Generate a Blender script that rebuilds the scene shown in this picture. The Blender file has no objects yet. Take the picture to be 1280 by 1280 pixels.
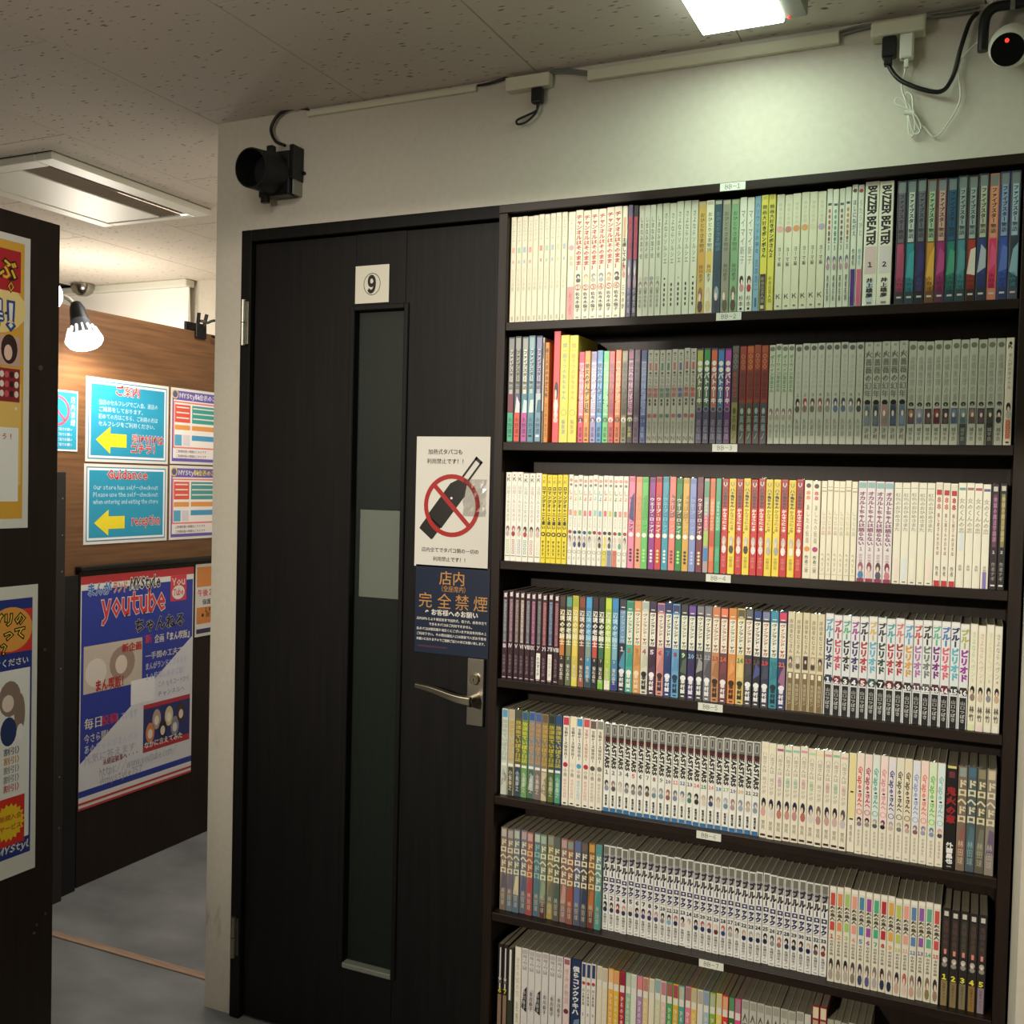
import bpy, math, random
import numpy as np
random.seed(7)
S = bpy.context.scene
COL = S.collection
V3 = lambda *a: np.array(a, float)

# ------------------------------------------------------------------ camera
CF, CYAW, CPITCH, CROLL = 1280.84, .428583, .0292682, .0241644      # focal length in pixels of a 1280 px frame
CPOS = V3(.935452, -1.99021, 1.429726)
FW = V3(-math.sin(CYAW) * math.cos(CPITCH), math.cos(CYAW) * math.cos(CPITCH), -math.sin(CPITCH))
R0 = V3(math.cos(CYAW), math.sin(CYAW), 0)
U0 = np.cross(R0, FW)
RT = R0 * math.cos(CROLL) + U0 * math.sin(CROLL)
UP = -R0 * math.sin(CROLL) + U0 * math.cos(CROLL)
from mathutils import Matrix, Vector
cam = bpy.data.objects.new('camera', bpy.data.cameras.new('camera'))
COL.objects.link(cam)
cam.data.sensor_fit = 'HORIZONTAL'
cam.data.sensor_width = 36
cam.data.lens = 36 * CF / 1280
cam.data.clip_start = .02
m = Matrix.Identity(4)
for i in range(3):
    m[i][0], m[i][1], m[i][2], m[i][3] = RT[i], UP[i], -FW[i], CPOS[i]
cam.matrix_world = m
S.camera = cam

def at(x, y, ax, v):
    """the point of the plane axis ax = v that the survey photo shows at pixel x, y"""
    r = RT * (x - 640) / CF - UP * (y - 640) / CF + FW
    return CPOS + r * ((v - CPOS[ax]) / r[ax])

# ------------------------------------------------------------------ world, exposure, main lamps, added fills
S.view_settings.view_transform = 'Standard'
S.view_settings.look = 'None'
S.view_settings.gamma = 1
S.view_settings.use_curve_mapping = False
S.view_settings.exposure = 0.0
w = bpy.data.worlds.new('world')
S.world = w
w.use_nodes = True
w.node_tree.nodes['Background'].inputs[0].default_value = (.95, .9, .82, 1)
w.node_tree.nodes['Background'].inputs[1].default_value = .085

def light(name, kind, loc, power, color, aim=None, size=.1, size_y=None, angle=None, blend=1.0):
    l = bpy.data.lights.new(name, kind)
    l.energy = power
    l.color = color
    if kind == 'AREA':
        l.size = size
        if size_y:
            l.shape = 'RECTANGLE'
            l.size_y = size_y
    else:
        l.shadow_soft_size = size
    if kind == 'SPOT':
        l.spot_size = math.radians(angle)
        l.spot_blend = blend
    o = bpy.data.objects.new(name, l)
    COL.objects.link(o)
    o.location = loc
    if aim is not None:
        o.rotation_euler = (Vector(aim) - Vector(loc)).to_track_quat('-Z', 'Y').to_euler()
    return o

GREEN = (.68, 1.0, .70)
WARM = (1.0, .91, .76)
light('ceiling_lamp_light', 'AREA', (.50, -.30, 2.305), 2.7, GREEN, (.50, -.30, 0), .16, .62)
light('track_spot_light', 'SPOT', (-.6, -4.5, 2.25), 650, WARM, (.42, 0, 1.30), .05, None, 43, 1.0)
light('aisle_fill_light', 'POINT', (-.35, -1.75, 1.88), 15, (1, .91, .82), None, .10)  # added point fill that lifts the ceiling and aisle, no real bulb
light('aisle_poster_fill', 'AREA', (-.35, -.95, 2.33), 7, (1, .94, .86), (-.8, -.9, 0), .7, .3)  # added fill turned towards the partition posters, no known fixture
light('corridor_spot_a', 'SPOT', (-1.72, .50, 1.86), 21, (1, .90, .78), (-1.80, .75, .4), .05, None, 150, .5)
light('corridor_spot_b', 'SPOT', (-1.70, .25, 1.92), 9, (1, .90, .74), (-1.85, .2, .6), .05, None, 130, .5)
light('corridor_uplight', 'POINT', (-2.60, 1.30, 1.92), 17, (1, .90, .76), None, .12)
light('corridor_fill_light', 'AREA', (-1.38, .75, 2.32), 14, (1, .94, .88), (-1.50, .75, 0), .5, .5)  # added area fill to brighten the corridor, no fixture stands here

# ------------------------------------------------------------------ materials
MATS = {}
def lin(c):
    c = c / 255
    return c / 12.92 if c <= .04045 else ((c + .055) / 1.055) ** 2.4
def rgb(h):
    if len(h) == 3:
        h = ''.join(c * 2 for c in h)
    return tuple(lin(int(h[i:i + 2], 16)) for i in (0, 2, 4))
def mat(name, color, rough=.5, metal=0, coat=0, emit=0, spec=.5):
    if name in MATS:
        return MATS[name]
    m = bpy.data.materials.new(name)
    m.use_nodes = True
    b = m.node_tree.nodes['Principled BSDF']
    c = rgb(color) if isinstance(color, str) else color
    b.inputs['Base Color'].default_value = (*c, 1)
    b.inputs['Roughness'].default_value = rough
    b.inputs['Metallic'].default_value = metal
    b.inputs['Specular IOR Level'].default_value = spec
    b.inputs['Coat Weight'].default_value = coat
    b.inputs['Coat Roughness'].default_value = .12
    if emit:
        b.inputs['Emission Color'].default_value = (*c, 1)
        b.inputs['Emission Strength'].default_value = emit
    MATS[name] = m
    return m
def ink(h):
    """printed colour under a clear film"""
    return mat('print_' + h, h, .38, 0, .15)
def nodes(m):
    nt = m.node_tree
    return nt, nt.nodes, nt.links, nt.nodes['Principled BSDF']
def textured(name, c1, c2, scale=(1, 1, 1), nscale=5, rough=.5, lo=.35, hi=.65, bump=0, detail=4, coat=0, dist=.002):
    """two colours mixed by stretched noise, with a little relief"""
    m = mat(name, c1, rough, 0, coat)
    nt, N, L, b = nodes(m)
    tc = N.new('ShaderNodeTexCoord'); mp = N.new('ShaderNodeMapping'); no = N.new('ShaderNodeTexNoise')
    ra = N.new('ShaderNodeValToRGB')
    mp.inputs['Scale'].default_value = scale
    no.inputs['Scale'].default_value = nscale
    no.inputs['Detail'].default_value = detail
    L.new(tc.outputs['Object'], mp.inputs[0]); L.new(mp.outputs[0], no.inputs['Vector']); L.new(no.outputs[0], ra.inputs[0])
    ra.color_ramp.elements[0].position = lo; ra.color_ramp.elements[1].position = hi
    ra.color_ramp.elements[0].color = (*rgb(c1), 1); ra.color_ramp.elements[1].color = (*rgb(c2), 1)
    L.new(ra.outputs[0], b.inputs['Base Color'])
    if bump:
        bu = N.new('ShaderNodeBump'); bu.inputs['Strength'].default_value = bump; bu.inputs['Distance'].default_value = dist
        L.new(no.outputs[0], bu.inputs['Height']); L.new(bu.outputs[0], b.inputs['Normal'])
    return m

M_WALL = textured('wallpaper', 'c9c3b4', 'cfc9ba', (1, 1, 1), 60, .8, .3, .7, .25)
M_DOOR = textured('door_wood', '0a0909', '12100f', (14, 14, .7), 6, .5, .3, .7, .15)
M_DOOR.node_tree.nodes['Principled BSDF'].inputs['Specular IOR Level'].default_value = .22
M_DARK = textured('dark_laminate', '241a15', '2c211b', (10, 10, .6), 8, .45, .3, .7, .1)
M_SHELF = textured('shelf_wood', '1a110b', '241912', (.8, 10, 10), 8, .42, .3, .7, .1)
M_SHELFV = textured('shelf_upright_wood', '1a110b', '241912', (10, 10, .8), 8, .42, .3, .7, .1)
for m_ in (M_SHELF, M_SHELFV, M_DARK):
    m_.node_tree.nodes['Principled BSDF'].inputs['Specular IOR Level'].default_value = .25
M_WOOD = textured('oak_laminate', '785535', '5e4028', (1.5, 1.5, 26), 3, .42, .3, .7, .1)
M_FLOOR = textured('worn_vinyl', '5c5d5d', '868786', (1, 1.6, 1), 3.2, .5, .3, .8, .1, 8)
M_STRIP = textured('strip_wood', '8b6f5b', 'a08670', (3, 40, 40), 4, .5)
M_BLACK = mat('black_plastic', '0b0b0c', .4)
M_CABLE = mat('black_cable', '101112', .45)
M_STEEL = mat('brushed_steel', 'a39d90', .34, 1)
M_HANDLE = mat('satin_nickel', 'a8a08e', .3, 1)
M_WHITE = mat('white_plastic', 'dcdccf', .45)
M_CREAM = mat('cream_plastic', 'd4d2b8', .5)
M_PAPER = mat('paper', 'e9e7e0', .6)
M_LAM = mat('laminated_paper', 'dedbd2', .3, 0, .5)
M_PAGES = textured('page_edges', '716b58', '857e69', (400, 1, 1), 3, .8, .35, .65)
M_HOLE = mat('void', '030303', .9)

# wall scuffs near the floor on the white column
nt, N, L, b = nodes(M_WALL)
src = b.inputs['Base Color'].links[0].from_socket
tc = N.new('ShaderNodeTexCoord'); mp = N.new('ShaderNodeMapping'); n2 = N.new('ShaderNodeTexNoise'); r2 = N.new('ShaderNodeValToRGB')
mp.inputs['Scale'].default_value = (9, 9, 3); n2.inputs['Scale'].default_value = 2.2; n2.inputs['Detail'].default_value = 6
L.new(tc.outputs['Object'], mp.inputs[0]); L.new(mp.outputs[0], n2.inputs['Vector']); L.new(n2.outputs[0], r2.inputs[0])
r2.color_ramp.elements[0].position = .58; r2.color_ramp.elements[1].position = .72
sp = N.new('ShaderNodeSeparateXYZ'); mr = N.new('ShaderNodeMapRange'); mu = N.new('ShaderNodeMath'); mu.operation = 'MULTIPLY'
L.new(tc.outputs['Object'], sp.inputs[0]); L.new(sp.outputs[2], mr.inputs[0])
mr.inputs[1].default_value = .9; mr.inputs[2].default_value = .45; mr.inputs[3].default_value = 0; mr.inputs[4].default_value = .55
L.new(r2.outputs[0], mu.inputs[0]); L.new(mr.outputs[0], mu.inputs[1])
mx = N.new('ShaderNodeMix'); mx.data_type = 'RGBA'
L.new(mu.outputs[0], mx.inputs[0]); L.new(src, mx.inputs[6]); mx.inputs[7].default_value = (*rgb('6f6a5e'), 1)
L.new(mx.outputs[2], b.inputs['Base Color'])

# fissured rock-wool ceiling board
M_CEIL = mat('fissured_board', 'd0c7ba', .9)
nt, N, L, b = nodes(M_CEIL)
tc = N.new('ShaderNodeTexCoord'); mp = N.new('ShaderNodeMapping'); wn = N.new('ShaderNodeTexNoise'); ad = N.new('ShaderNodeMixRGB')
vo = N.new('ShaderNodeTexVoronoi'); ra = N.new('ShaderNodeValToRGB'); no = N.new('ShaderNodeTexNoise'); ra2 = N.new('ShaderNodeValToRGB')
mp.inputs['Scale'].default_value = (27, 84, 27); wn.inputs['Scale'].default_value = 12
ad.blend_type = 'ADD'; ad.inputs[0].default_value = .9
L.new(tc.outputs['Object'], mp.inputs[0]); L.new(tc.outputs['Object'], wn.inputs['Vector'])
L.new(mp.outputs[0], ad.inputs[1]); L.new(wn.outputs['Color'], ad.inputs[2]); L.new(ad.outputs[0], vo.inputs['Vector'])
vo.inputs['Scale'].default_value = 1.0
ra.color_ramp.elements[0].position = .13; ra.color_ramp.elements[0].color = (0, 0, 0, 1)
ra.color_ramp.elements[1].position = .215; ra.color_ramp.elements[1].color = (1, 1, 1, 1)
no.inputs['Scale'].default_value = 30
ra2.color_ramp.elements[0].position = .46; ra2.color_ramp.elements[1].position = .56
L.new(tc.outputs['Object'], no.inputs['Vector']); L.new(no.outputs[0], ra2.inputs[0]); L.new(vo.outputs['Distance'], ra.inputs[0])
mxm = N.new('ShaderNodeMath'); mxm.operation = 'MAXIMUM'
L.new(ra.outputs[0], mxm.inputs[0]); L.new(ra2.outputs[0], mxm.inputs[1])
mx = N.new('ShaderNodeMix'); mx.data_type = 'RGBA'
mx.inputs[6].default_value = (*rgb('6a6258'), 1); mx.inputs[7].default_value = (*rgb('d0c7ba'), 1)
L.new(mxm.outputs[0], mx.inputs[0]); L.new(mx.outputs[2], b.inputs['Base Color'])
bu = N.new('ShaderNodeBump'); bu.inputs['Distance'].default_value = .003; bu.inputs['Strength'].default_value = .6
L.new(mxm.outputs[0], bu.inputs['Height']); L.new(bu.outputs[0], b.inputs['Normal'])

M_GLASS = mat('frosted_glass', '2c342e', .42, 0, 0)
nt, N, L, b = nodes(M_GLASS)
no = N.new('ShaderNodeTexNoise'); no.inputs['Scale'].default_value = 700
bu = N.new('ShaderNodeBump'); bu.inputs['Distance'].default_value = .0006; bu.inputs['Strength'].default_value = .5
L.new(no.outputs[0], bu.inputs['Height']); L.new(bu.outputs[0], b.inputs['Normal'])
tr = N.new('ShaderNodeBsdfTransparent'); tr.inputs[0].default_value = (.90, .93, .90, 1); ms = N.new('ShaderNodeMixShader'); ms.inputs[0].default_value = .74
L.new(tr.outputs[0], ms.inputs[2]); L.new(b.outputs[0], ms.inputs[1]); L.new(ms.outputs[0], N['Material Output'].inputs[0])

# ------------------------------------------------------------------ mesh building
GLYPH = {}
def glyph(ch, off=0.0, res=1):
    k = (ch, off, res)
    if k not in GLYPH and off and 0x3400 <= ord(ch) <= 0x9fff:
        # dense characters are thickened by overprinting, so that no stroke closes up
        vs0, fs0, adv0, _ = glyph(ch, 0.0, res); vs = []; fs = []
        d_ = off * .7; lay = 0
        for dx, dy in (((-d_, 0), (d_, 0)) if off < .04 else [(d_ * math.cos(a), d_ * math.sin(a)) for a in np.arange(0, 6.2, math.pi / 4)]):
            n0 = len(vs); lay += 1.3e-5; vs += [(x + dx, y + dy, lay) for x, y, _ in vs0]; fs += [tuple(n0 + i for i in f) for f in fs0]
        GLYPH[k] = (vs, fs, adv0, 0)
    if k not in GLYPH:
        sans = 33 <= ord(ch) <= 126
        c = bpy.data.curves.new('glyph', 'FONT'); c.body = chr(ord(ch) + 0xfee0) if sans else ch; c.resolution_u = res; c.offset = off
        o = bpy.data.objects.new('glyph', c); COL.objects.link(o)
        e = o.evaluated_get(bpy.context.evaluated_depsgraph_get()); me = e.to_mesh()
        vs = [(v.co.x, v.co.y, 0) for v in me.vertices]; fs = [tuple(p.vertices) for p in me.polygons]
        e.to_mesh_clear(); bpy.data.objects.remove(o); bpy.data.curves.remove(c)
        xs = [v[0] for v in vs] or [0, .3]
        if sans and vs:
            lo_ = min(xs) - .045 if not off else glyph(ch, 0.0, res)[3]; vs = [(v[0] - lo_, v[1], 0) for v in vs]; xs = [v[0] for v in vs]
        wide = ord(ch) > 0x2e00 or ch == '※'
        adv = 1.0 if wide else (.3 if ch == ' ' else max(xs) + .05)
        if sans and off:
            adv = glyph(ch, 0.0, res)[2] + min(off, .03)
        GLYPH[k] = (vs, fs, adv, lo_ if sans and vs else 0)
    return GLYPH[k]

class MB:
    """collects faces for ONE mesh object"""
    def __init__(s):
        s.v = []; s.f = []; s.mi = []; s.mats = []; s.sm = []
    def idx(s, m):
        if m not in s.mats:
            s.mats.append(m)
        return s.mats.index(m)
    def add(s, vs, fs, m, smooth=False):
        n = len(s.v); i = s.idx(m)
        s.v += [tuple(map(float, v)) for v in vs]
        for f in fs:
            s.f.append(tuple(n + k for k in f)); s.mi.append(i); s.sm.append(smooth)
        return s
    def box(s, x0, x1, y0, y1, z0, z1, m, bev=0):
        if bev:
            c = bev
            ring = lambda z, e: [(x0 + e, y0 + c, z), (x0 + c, y0 + e, z), (x1 - c, y0 + e, z), (x1 - e, y0 + c, z), (x1 - e, y1 - c, z), (x1 - c, y1 - e, z), (x0 + c, y1 - e, z), (x0 + e, y1 - c, z)]
            vs = ring(z0, c * .7) + ring(z0 + c, 0) + ring(z1 - c, 0) + ring(z1, c * .7)
            fs = [tuple(reversed(range(8)))] + [(r * 8 + i, r * 8 + (i + 1) % 8, r * 8 + 8 + (i + 1) % 8, r * 8 + 8 + i) for r in range(3) for i in range(8)] + [tuple(range(24, 32))]
            return s.add(vs, fs, m)
        vs = [(x0, y0, z0), (x1, y0, z0), (x1, y1, z0), (x0, y1, z0), (x0, y0, z1), (x1, y0, z1), (x1, y1, z1), (x0, y1, z1)]
        return s.add(vs, [(3, 2, 1, 0), (4, 5, 6, 7), (0, 1, 5, 4), (1, 2, 6, 5), (2, 3, 7, 6), (3, 0, 4, 7)], m)
    def rect(s, x0, x1, z0, z1, y, m):
        return s.add([(x0, y, z0), (x1, y, z0), (x1, y, z1), (x0, y, z1)], [(0, 1, 2, 3)], m)
    def poly(s, pts, y, m):
        return s.add([(p[0], y, p[1]) for p in pts], [tuple(range(len(pts)))], m)
    def disc(s, x, z, rx, rz, y, m, n=16, a0=0):
        return s.poly([(x + rx * math.cos(a0 + 2 * math.pi * k / n), z + rz * math.sin(a0 + 2 * math.pi * k / n)) for k in range(n)], y, m)
    def ring(s, x, z, r0, r1, y, m, n=24, asp=1):
        vs = []
        for k in range(n):
            a = 2 * math.pi * k / n
            vs += [(x + r0 * math.cos(a), y, z + asp * r0 * math.sin(a)), (x + r1 * math.cos(a), y, z + asp * r1 * math.sin(a))]
        return s.add(vs, [(2 * k, 2 * k + 1, (2 * k + 3) % (2 * n), (2 * k + 2) % (2 * n)) for k in range(n)], m)
    def tube(s, path, r, m, n=10, cap=True):
        P = [Vector(p) for p in path]; R = r if isinstance(r, (list, tuple)) else [r] * len(P)
        vs = []; prev = None
        for i, p in enumerate(P):
            t = (P[min(i + 1, len(P) - 1)] - P[max(i - 1, 0)]).normalized()
            if prev is None:
                a = Vector((0, 0, 1)) if abs(t.z) < .9 else Vector((1, 0, 0))
                u = t.cross(a).normalized()
            else:
                u = (prev - t * prev.dot(t)).normalized()
            prev = u; v = t.cross(u)
            for k in range(n):
                an = 2 * math.pi * k / n
                vs.append(p + (u * math.cos(an) + v * math.sin(an)) * R[i])
        fs = [(i * n + k, i * n + (k + 1) % n, (i + 1) * n + (k + 1) % n, (i + 1) * n + k) for i in range(len(P) - 1) for k in range(n)]
        s.add(vs, fs, m, True)
        if cap:
            s.add(vs[:n], [tuple(reversed(range(n)))], m); s.add(vs[-n:], [tuple(range(n))], m)
        return s
    def ball(s, c, r, m, n=20, k=12, sc=(1, 1, 1)):
        vs = []; fs = []
        for i in range(k + 1):
            a = math.pi * i / k
            for j in range(n):
                b_ = 2 * math.pi * j / n
                vs.append((c[0] + r * sc[0] * math.sin(a) * math.cos(b_), c[1] + r * sc[1] * math.sin(a) * math.sin(b_), c[2] + r * sc[2] * math.cos(a)))
        fs = [(i * n + j, (i + 1) * n + j, (i + 1) * n + (j + 1) % n, i * n + (j + 1) % n) for i in range(k) for j in range(n)]
        return s.add(vs, fs, m, True)
    # lettering: y is the layer (towards the reader = negative)
    def text(s, t, x, z, h, y, m, align='c', bold=.0, sx=1, width=None, res=1, skew=0):
        gs = [glyph(c, bold, res) for c in t]
        tot = sum(g[2] for g in gs) * h * sx
        if width and tot > width:
            sx *= width / tot; tot = width
        cx = x - (tot / 2 if align == 'c' else tot if align == 'r' else 0)
        for g in gs:
            s.add([(cx + (a + skew * b_) * h * sx, y - l_, z + b_ * h) for a, b_, l_ in g[0]], g[1], m)
            cx += g[2] * h * sx
        return s
    def vtext(s, t, x, ztop, zbot, wd, y, m, bold=.0, res=1):
        n = len(t); cell = (ztop - zbot) / n; wd = min(wd, cell * 1.35)
        for i, c in enumerate(t):
            g = glyph(c, bold, res); z = ztop - cell * (i + 1); k = cell * .96
            if c in 'ー〜―～（）「」':
                s.add([(x + (b_ - .38) * wd, y, z + cell * .5 - (a - .5) * k) for a, b_, _ in g[0]], g[1], m)
            else:
                s.add([(x + (a - g[2] / 2) * wd, y - l_, z + (b_ + .1) * k) for a, b_, l_ in g[0]], g[1], m)
        return s
    def rtext(s, t, x, ztop, zbot, wd, y, m, bold=.0, res=1):
        """Latin line turned to read downwards"""
        gs = [glyph(c, bold, res) for c in t]; tot = sum(g[2] for g in gs); k = (ztop - zbot) / tot; cz = ztop
        for g in gs:
            s.add([(x + (b_ - .36) * wd / .74, y, cz - a * k) for a, b_, _ in g[0]], g[1], m)
            cz -= g[2] * k
        return s
    def mesh(s, name):
        me = bpy.data.meshes.new(name)
        me.from_pydata(s.v, [], s.f)
        for m in s.mats:
            me.materials.append(m)
        me.polygons.foreach_set('material_index', s.mi)
        me.polygons.foreach_set('use_smooth', s.sm)
        me.update()
        return me
    def build(s, name, parent=None, loc=(0, 0, 0), rot=(0, 0, 0), kind=None, label=None, cat=None, group=None):
        o = bpy.data.objects.new(name, s.mesh(name)); COL.objects.link(o)
        o.location = loc; o.rotation_euler = rot
        if parent:
            o.parent = parent
        return tag(o, label, cat, group, kind)
def tag(o, label=None, cat=None, group=None, kind=None):
    for k, v in (('label', label), ('category', cat), ('group', group), ('kind', kind)):
        if v:
            o[k] = v
    return o
def empty(name, loc=(0, 0, 0), rot=(0, 0, 0), **k):
    o = bpy.data.objects.new(name, None); COL.objects.link(o); o.location = loc; o.rotation_euler = rot
    return tag(o, **k)
def bevel(o, wdt=.002, seg=2):
    b_ = o.modifiers.new('b', 'BEVEL'); b_.width = wdt; b_.segments = seg; b_.limit_method = 'ANGLE'
    return o
def arc(pts, n=8):
    """smooth path through points"""
    P = [Vector(p) for p in pts]; P = [P[0] * 2 - P[1]] + P + [P[-1] * 2 - P[-2]]; out = []
    for i in range(1, len(P) - 2):
        for k in range(n):
            t = k / n
            a, b_, c, d = P[i - 1:i + 3]
            out.append(.5 * ((2 * b_) + (c - a) * t + (2 * a - 5 * b_ + 4 * c - d) * t * t + (3 * b_ - a - 3 * c + d) * t ** 3))
    out.append(P[-2])
    return out

# ------------------------------------------------------------------ the room
ZC = 2.35           # ceiling
YW = .15            # front of the wall that holds the door
ZD = 2.062          # top of the door frame
b = MB(); b.box(-3.6, 1.9, -5.2, 3.2, -.05, 0, M_FLOOR); b.build('floor', kind='structure')
MB().box(-1.90, -.94, .262, .290, 0, .004, M_STRIP, .0015).build('trim_1', kind='structure', label='worn pale wooden joint strip across the grey floor')
b = MB(); b.box(-3.6, 1.9, -5.2, 3.2, ZC + .012, ZC + .06, M_HOLE)
ceil = b.build('ceiling', kind='structure')
TM = {}
for ci in range(-7, 4):
    x0 = ci * .4575 - .003
    first = (.065 if ci % 2 == 0 else -.39)
    for k in range(-3, 3):
        y0 = first + k * .915
        if y0 + .915 < -2.6 or x0 > 1.3 or y0 > 2.3:
            continue
        y0 = max(y0, -5)
        o = MB() if not TM else None
        if o:
            TM['m'] = o.box(0, .4555, 0, .913, 0, .012, M_CEIL, .0015).mesh('ceiling_tile')
        t = bpy.data.objects.new('ceiling_tile', TM['m']); COL.objects.link(t); t.parent = ceil
        t.location = (x0 + .001, y0 + .001, ZC)
b = MB()
b.box(-3.6, -2.6, -5.2, 3.2, ZC + .001, ZC + .012, M_CEIL)
b.box(1.3, 1.9, -5.2, 3.2, ZC + .001, ZC + .012, M_CEIL); b.box(-3.6, 1.9, -5.2, -3.0, ZC + .001, ZC + .012, M_CEIL)
b.box(-3.6, 1.9, 2.4, 3.2, ZC + .001, ZC + .012, M_CEIL)
XL = float(at(266, 600, 1, YW)[0])       # free end of the wall
b = MB()
b.box(XL, -.826, YW, .27, 0, ZC, M_WALL)
b.box(-.826, .030, YW, .27, ZD, ZC, M_WALL)
b.box(.030, 1.9, YW, .27, 0, ZC, M_WALL)
b.build('wall_back', kind='structure')
MB().box(1.010, 1.9, -.27, YW, 0, ZC, M_WALL).build('wall_right', kind='structure')
MB().box(-3.6, 1.9, 3.2, 3.3, 0, ZC, M_WALL).build('wall_corridor_end', kind='structure')
MB().box(-3.7, -3.6, -5.2, 3.3, 0, ZC, M_WALL).build('wall_left', kind='structure')
MB().box(-3.6, 1.9, -5.3, -5.2, 0, ZC, M_WALL).build('wall_rear', kind='structure')
MB().box(1.9, 2.0, -5.2, .27, 0, ZC, M_WALL).build('wall_aisle_end', kind='structure')
# unseen blocker added behind the viewpoint: its steps shade the upper shelves from the rear track spot
b = MB(); b.box(-3.0, -.145, -2.22, -2.12, 2.15, ZC, M_WALL); b.box(-.145, 1.9, -2.22, -2.12, 1.872, ZC, M_WALL)
b.build('wall_light_blocker', kind='structure')

# small room behind the door
b = MB(); b.box(XL, .1, 1.6, 1.65, 0, ZC, M_DARK); b.box(XL, XL + .04, .2705, 1.599, 0, ZC, M_WALL); b.box(.06, .1, .2705, 1.599, 0, ZC, M_DARK); b.build('wall_booth', kind='structure')

# ------------------------------------------------------------------ door
dr = empty('door_1', (-.79, YW, 0), kind='structure')
b = MB()
b.box(-.036, -.004, -.010, .10, 0, ZD, M_DOOR, .002)
b.box(.795, .812, -.010, .10, 0, ZD, M_DOOR, .002)
b.box(-.004, .795, -.010, .10, ZD - .030, ZD, M_DOOR, .002)
b.build('door_frame', dr)
gx0, gx1, gz0, gz1 = float(at(437, 700, 1, .15)[0]) + .79, float(at(499, 700, 1, .15)[0]) + .79, .215, 1.842
b = MB(); H = ZD - .034
b.box(0, gx0, .004, .040, .008, H, M_DOOR, .0015); b.box(gx1, .792, .004, .040, .008, H, M_DOOR, .0015)
b.box(gx0, gx1, .004, .040, .008, gz0, M_DOOR); b.box(gx0, gx1, .004, .040, gz1, H, M_DOOR)
b.build('door_leaf', dr)
b = MB(); t = .012
b.box(gx0 - t, gx0 + .001, -.002, .022, gz0 - t, gz1 + t, M_DOOR, .002); b.box(gx1 - .001, gx1 + t, -.002, .022, gz0 - t, gz1 + t, M_DOOR, .002)
b.box(gx0, gx1, -.002, .022, gz1 - .001, gz1 + t, M_DOOR, .002)
b.build('window_bead', dr)
MB().box(gx0, gx1, -.002, .022, gz0 - t, gz0 + .001, mat('pale_sill', '6f7268', .4), .002).build('window_sill_bead', dr, label='paler bead below the glass')
MB().box(gx0, gx1, .022, .026, gz0, gz1, M_GLASS).build('glass_pane', dr)
for z0, z1 in ((1.765, 1.882), (.165, .272)):
    b = MB(); zm = (z0 + z1) / 2
    b.tube([(-.019, -.018, z0), (-.019, -.018, zm - .001)], .0075, M_STEEL, 14); b.tube([(-.019, -.018, zm + .001), (-.019, -.018, z1)], .0075, M_STEEL, 14)
    b.box(-.020, -.006, -.014, -.011, z0 + .004, z1 - .004, M_STEEL)
    b.build('hinge', dr, label='steel lift-off hinge')
# lever set
px, pz0, pz1 = float(at(593, 860, 1, .14)[0]), float(at(593, 908, 1, .14)[2]), float(at(593, 824, 1, .14)[2])
hw = .022
b = MB(); b.box(-hw, hw, -.006, .004, pz0, pz1, M_STEEL, .0015)
pl = b.build('handle_plate', dr, (px + .79, 0, 0))
zh = float(at(593, 874, 1, .14)[2]) + .003
b = MB()
b.tube([(.004, -.006, zh), (.004, -.05, zh)], .010, M_HANDLE, 16)
path = arc([(.012, -.052, zh - .002), (-.03, -.054, zh + .003), (-.09, -.052, zh + .016), (-.135, -.050, zh + .022)], 6)
vs = []
for i, p in enumerate(path):
    k = i / (len(path) - 1); hh = .0135 - .006 * k
    vs += [(p.x, p.y - .006, p.z - hh * .6), (p.x, p.y + .006, p.z - hh), (p.x, p.y + .007, p.z + hh), (p.x, p.y - .006, p.z + hh * .8)]
n = len(path)
b.add(vs, [(4 * i + j, 4 * i + 4 + j, 4 * i + 4 + (j + 1) % 4, 4 * i + (j + 1) % 4) for i in range(n - 1) for j in range(4)] + [(0, 1, 2, 3), (4 * n - 1, 4 * n - 2, 4 * n - 3, 4 * n - 4)], M_HANDLE)
bevel(b.build('lever_handle', dr, (px + .79, 0, 0)), .002)
zk = float(at(593, 849, 1, .14)[2])
b = MB(); b.tube([(0, -.006, zk), (0, -.016, zk)], [.0125, .0115], M_HANDLE, 20)
b.disc(0, zk, .006, .006, -.0163, M_STEEL); b.box(-.0012, .0012, -.0168, -.0162, zk - .004, zk + .003, M_HOLE)
b.build('key_cylinder', dr, (px + .79, 0, 0))

# things on the door
def sheet(name, p0, p1, label, cat='poster', Y=.152, m=M_LAM, edge=.0):
    """a thin sheet on the door or wall; local origin at its lower left corner, x right, z up"""
    W_, H_ = p1[0] - p0[0], p1[2] - p0[2]
    b = MB(); b.box(0, W_, 0, .0008, 0, H_, m)
    o = b.build(name, None, (p0[0], Y - .0009, p0[2]), label=label, cat=cat)
    return o, W_, H_
K, RED = ink('1a1614'), ink('a8201c')
p0, p1 = at(444, 380, 1, .152), at(487, 330, 1, .152)
o, W, H = sheet('number_sign', p0, p1, 'square white plate with circled number 9 above the door glass', 'sign', m=mat('sign_plate', 'cfcabb', .4))
b = MB(); b.ring(W / 2, H / 2, .0225, .0240, -.0002, K, 40, 1.12); b.text('9', W / 2, H / 2 - .0195, .053, -.0002, K, bold=.05, sx=.72, res=4)
b.build('number_print', o)
p0, p1 = at(518, 707, 1, .152), at(613.5, 546, 1, .152)
o, W, H = sheet('no_smoking_poster', p0, p1, 'white laminated no heated tobacco poster with red ban ring on the door')
b = MB()
b.text('加熱式タバコも', W * .40, H * .868, H * .043, -.0003, K, width=W * .54, bold=.02, res=2)
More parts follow.
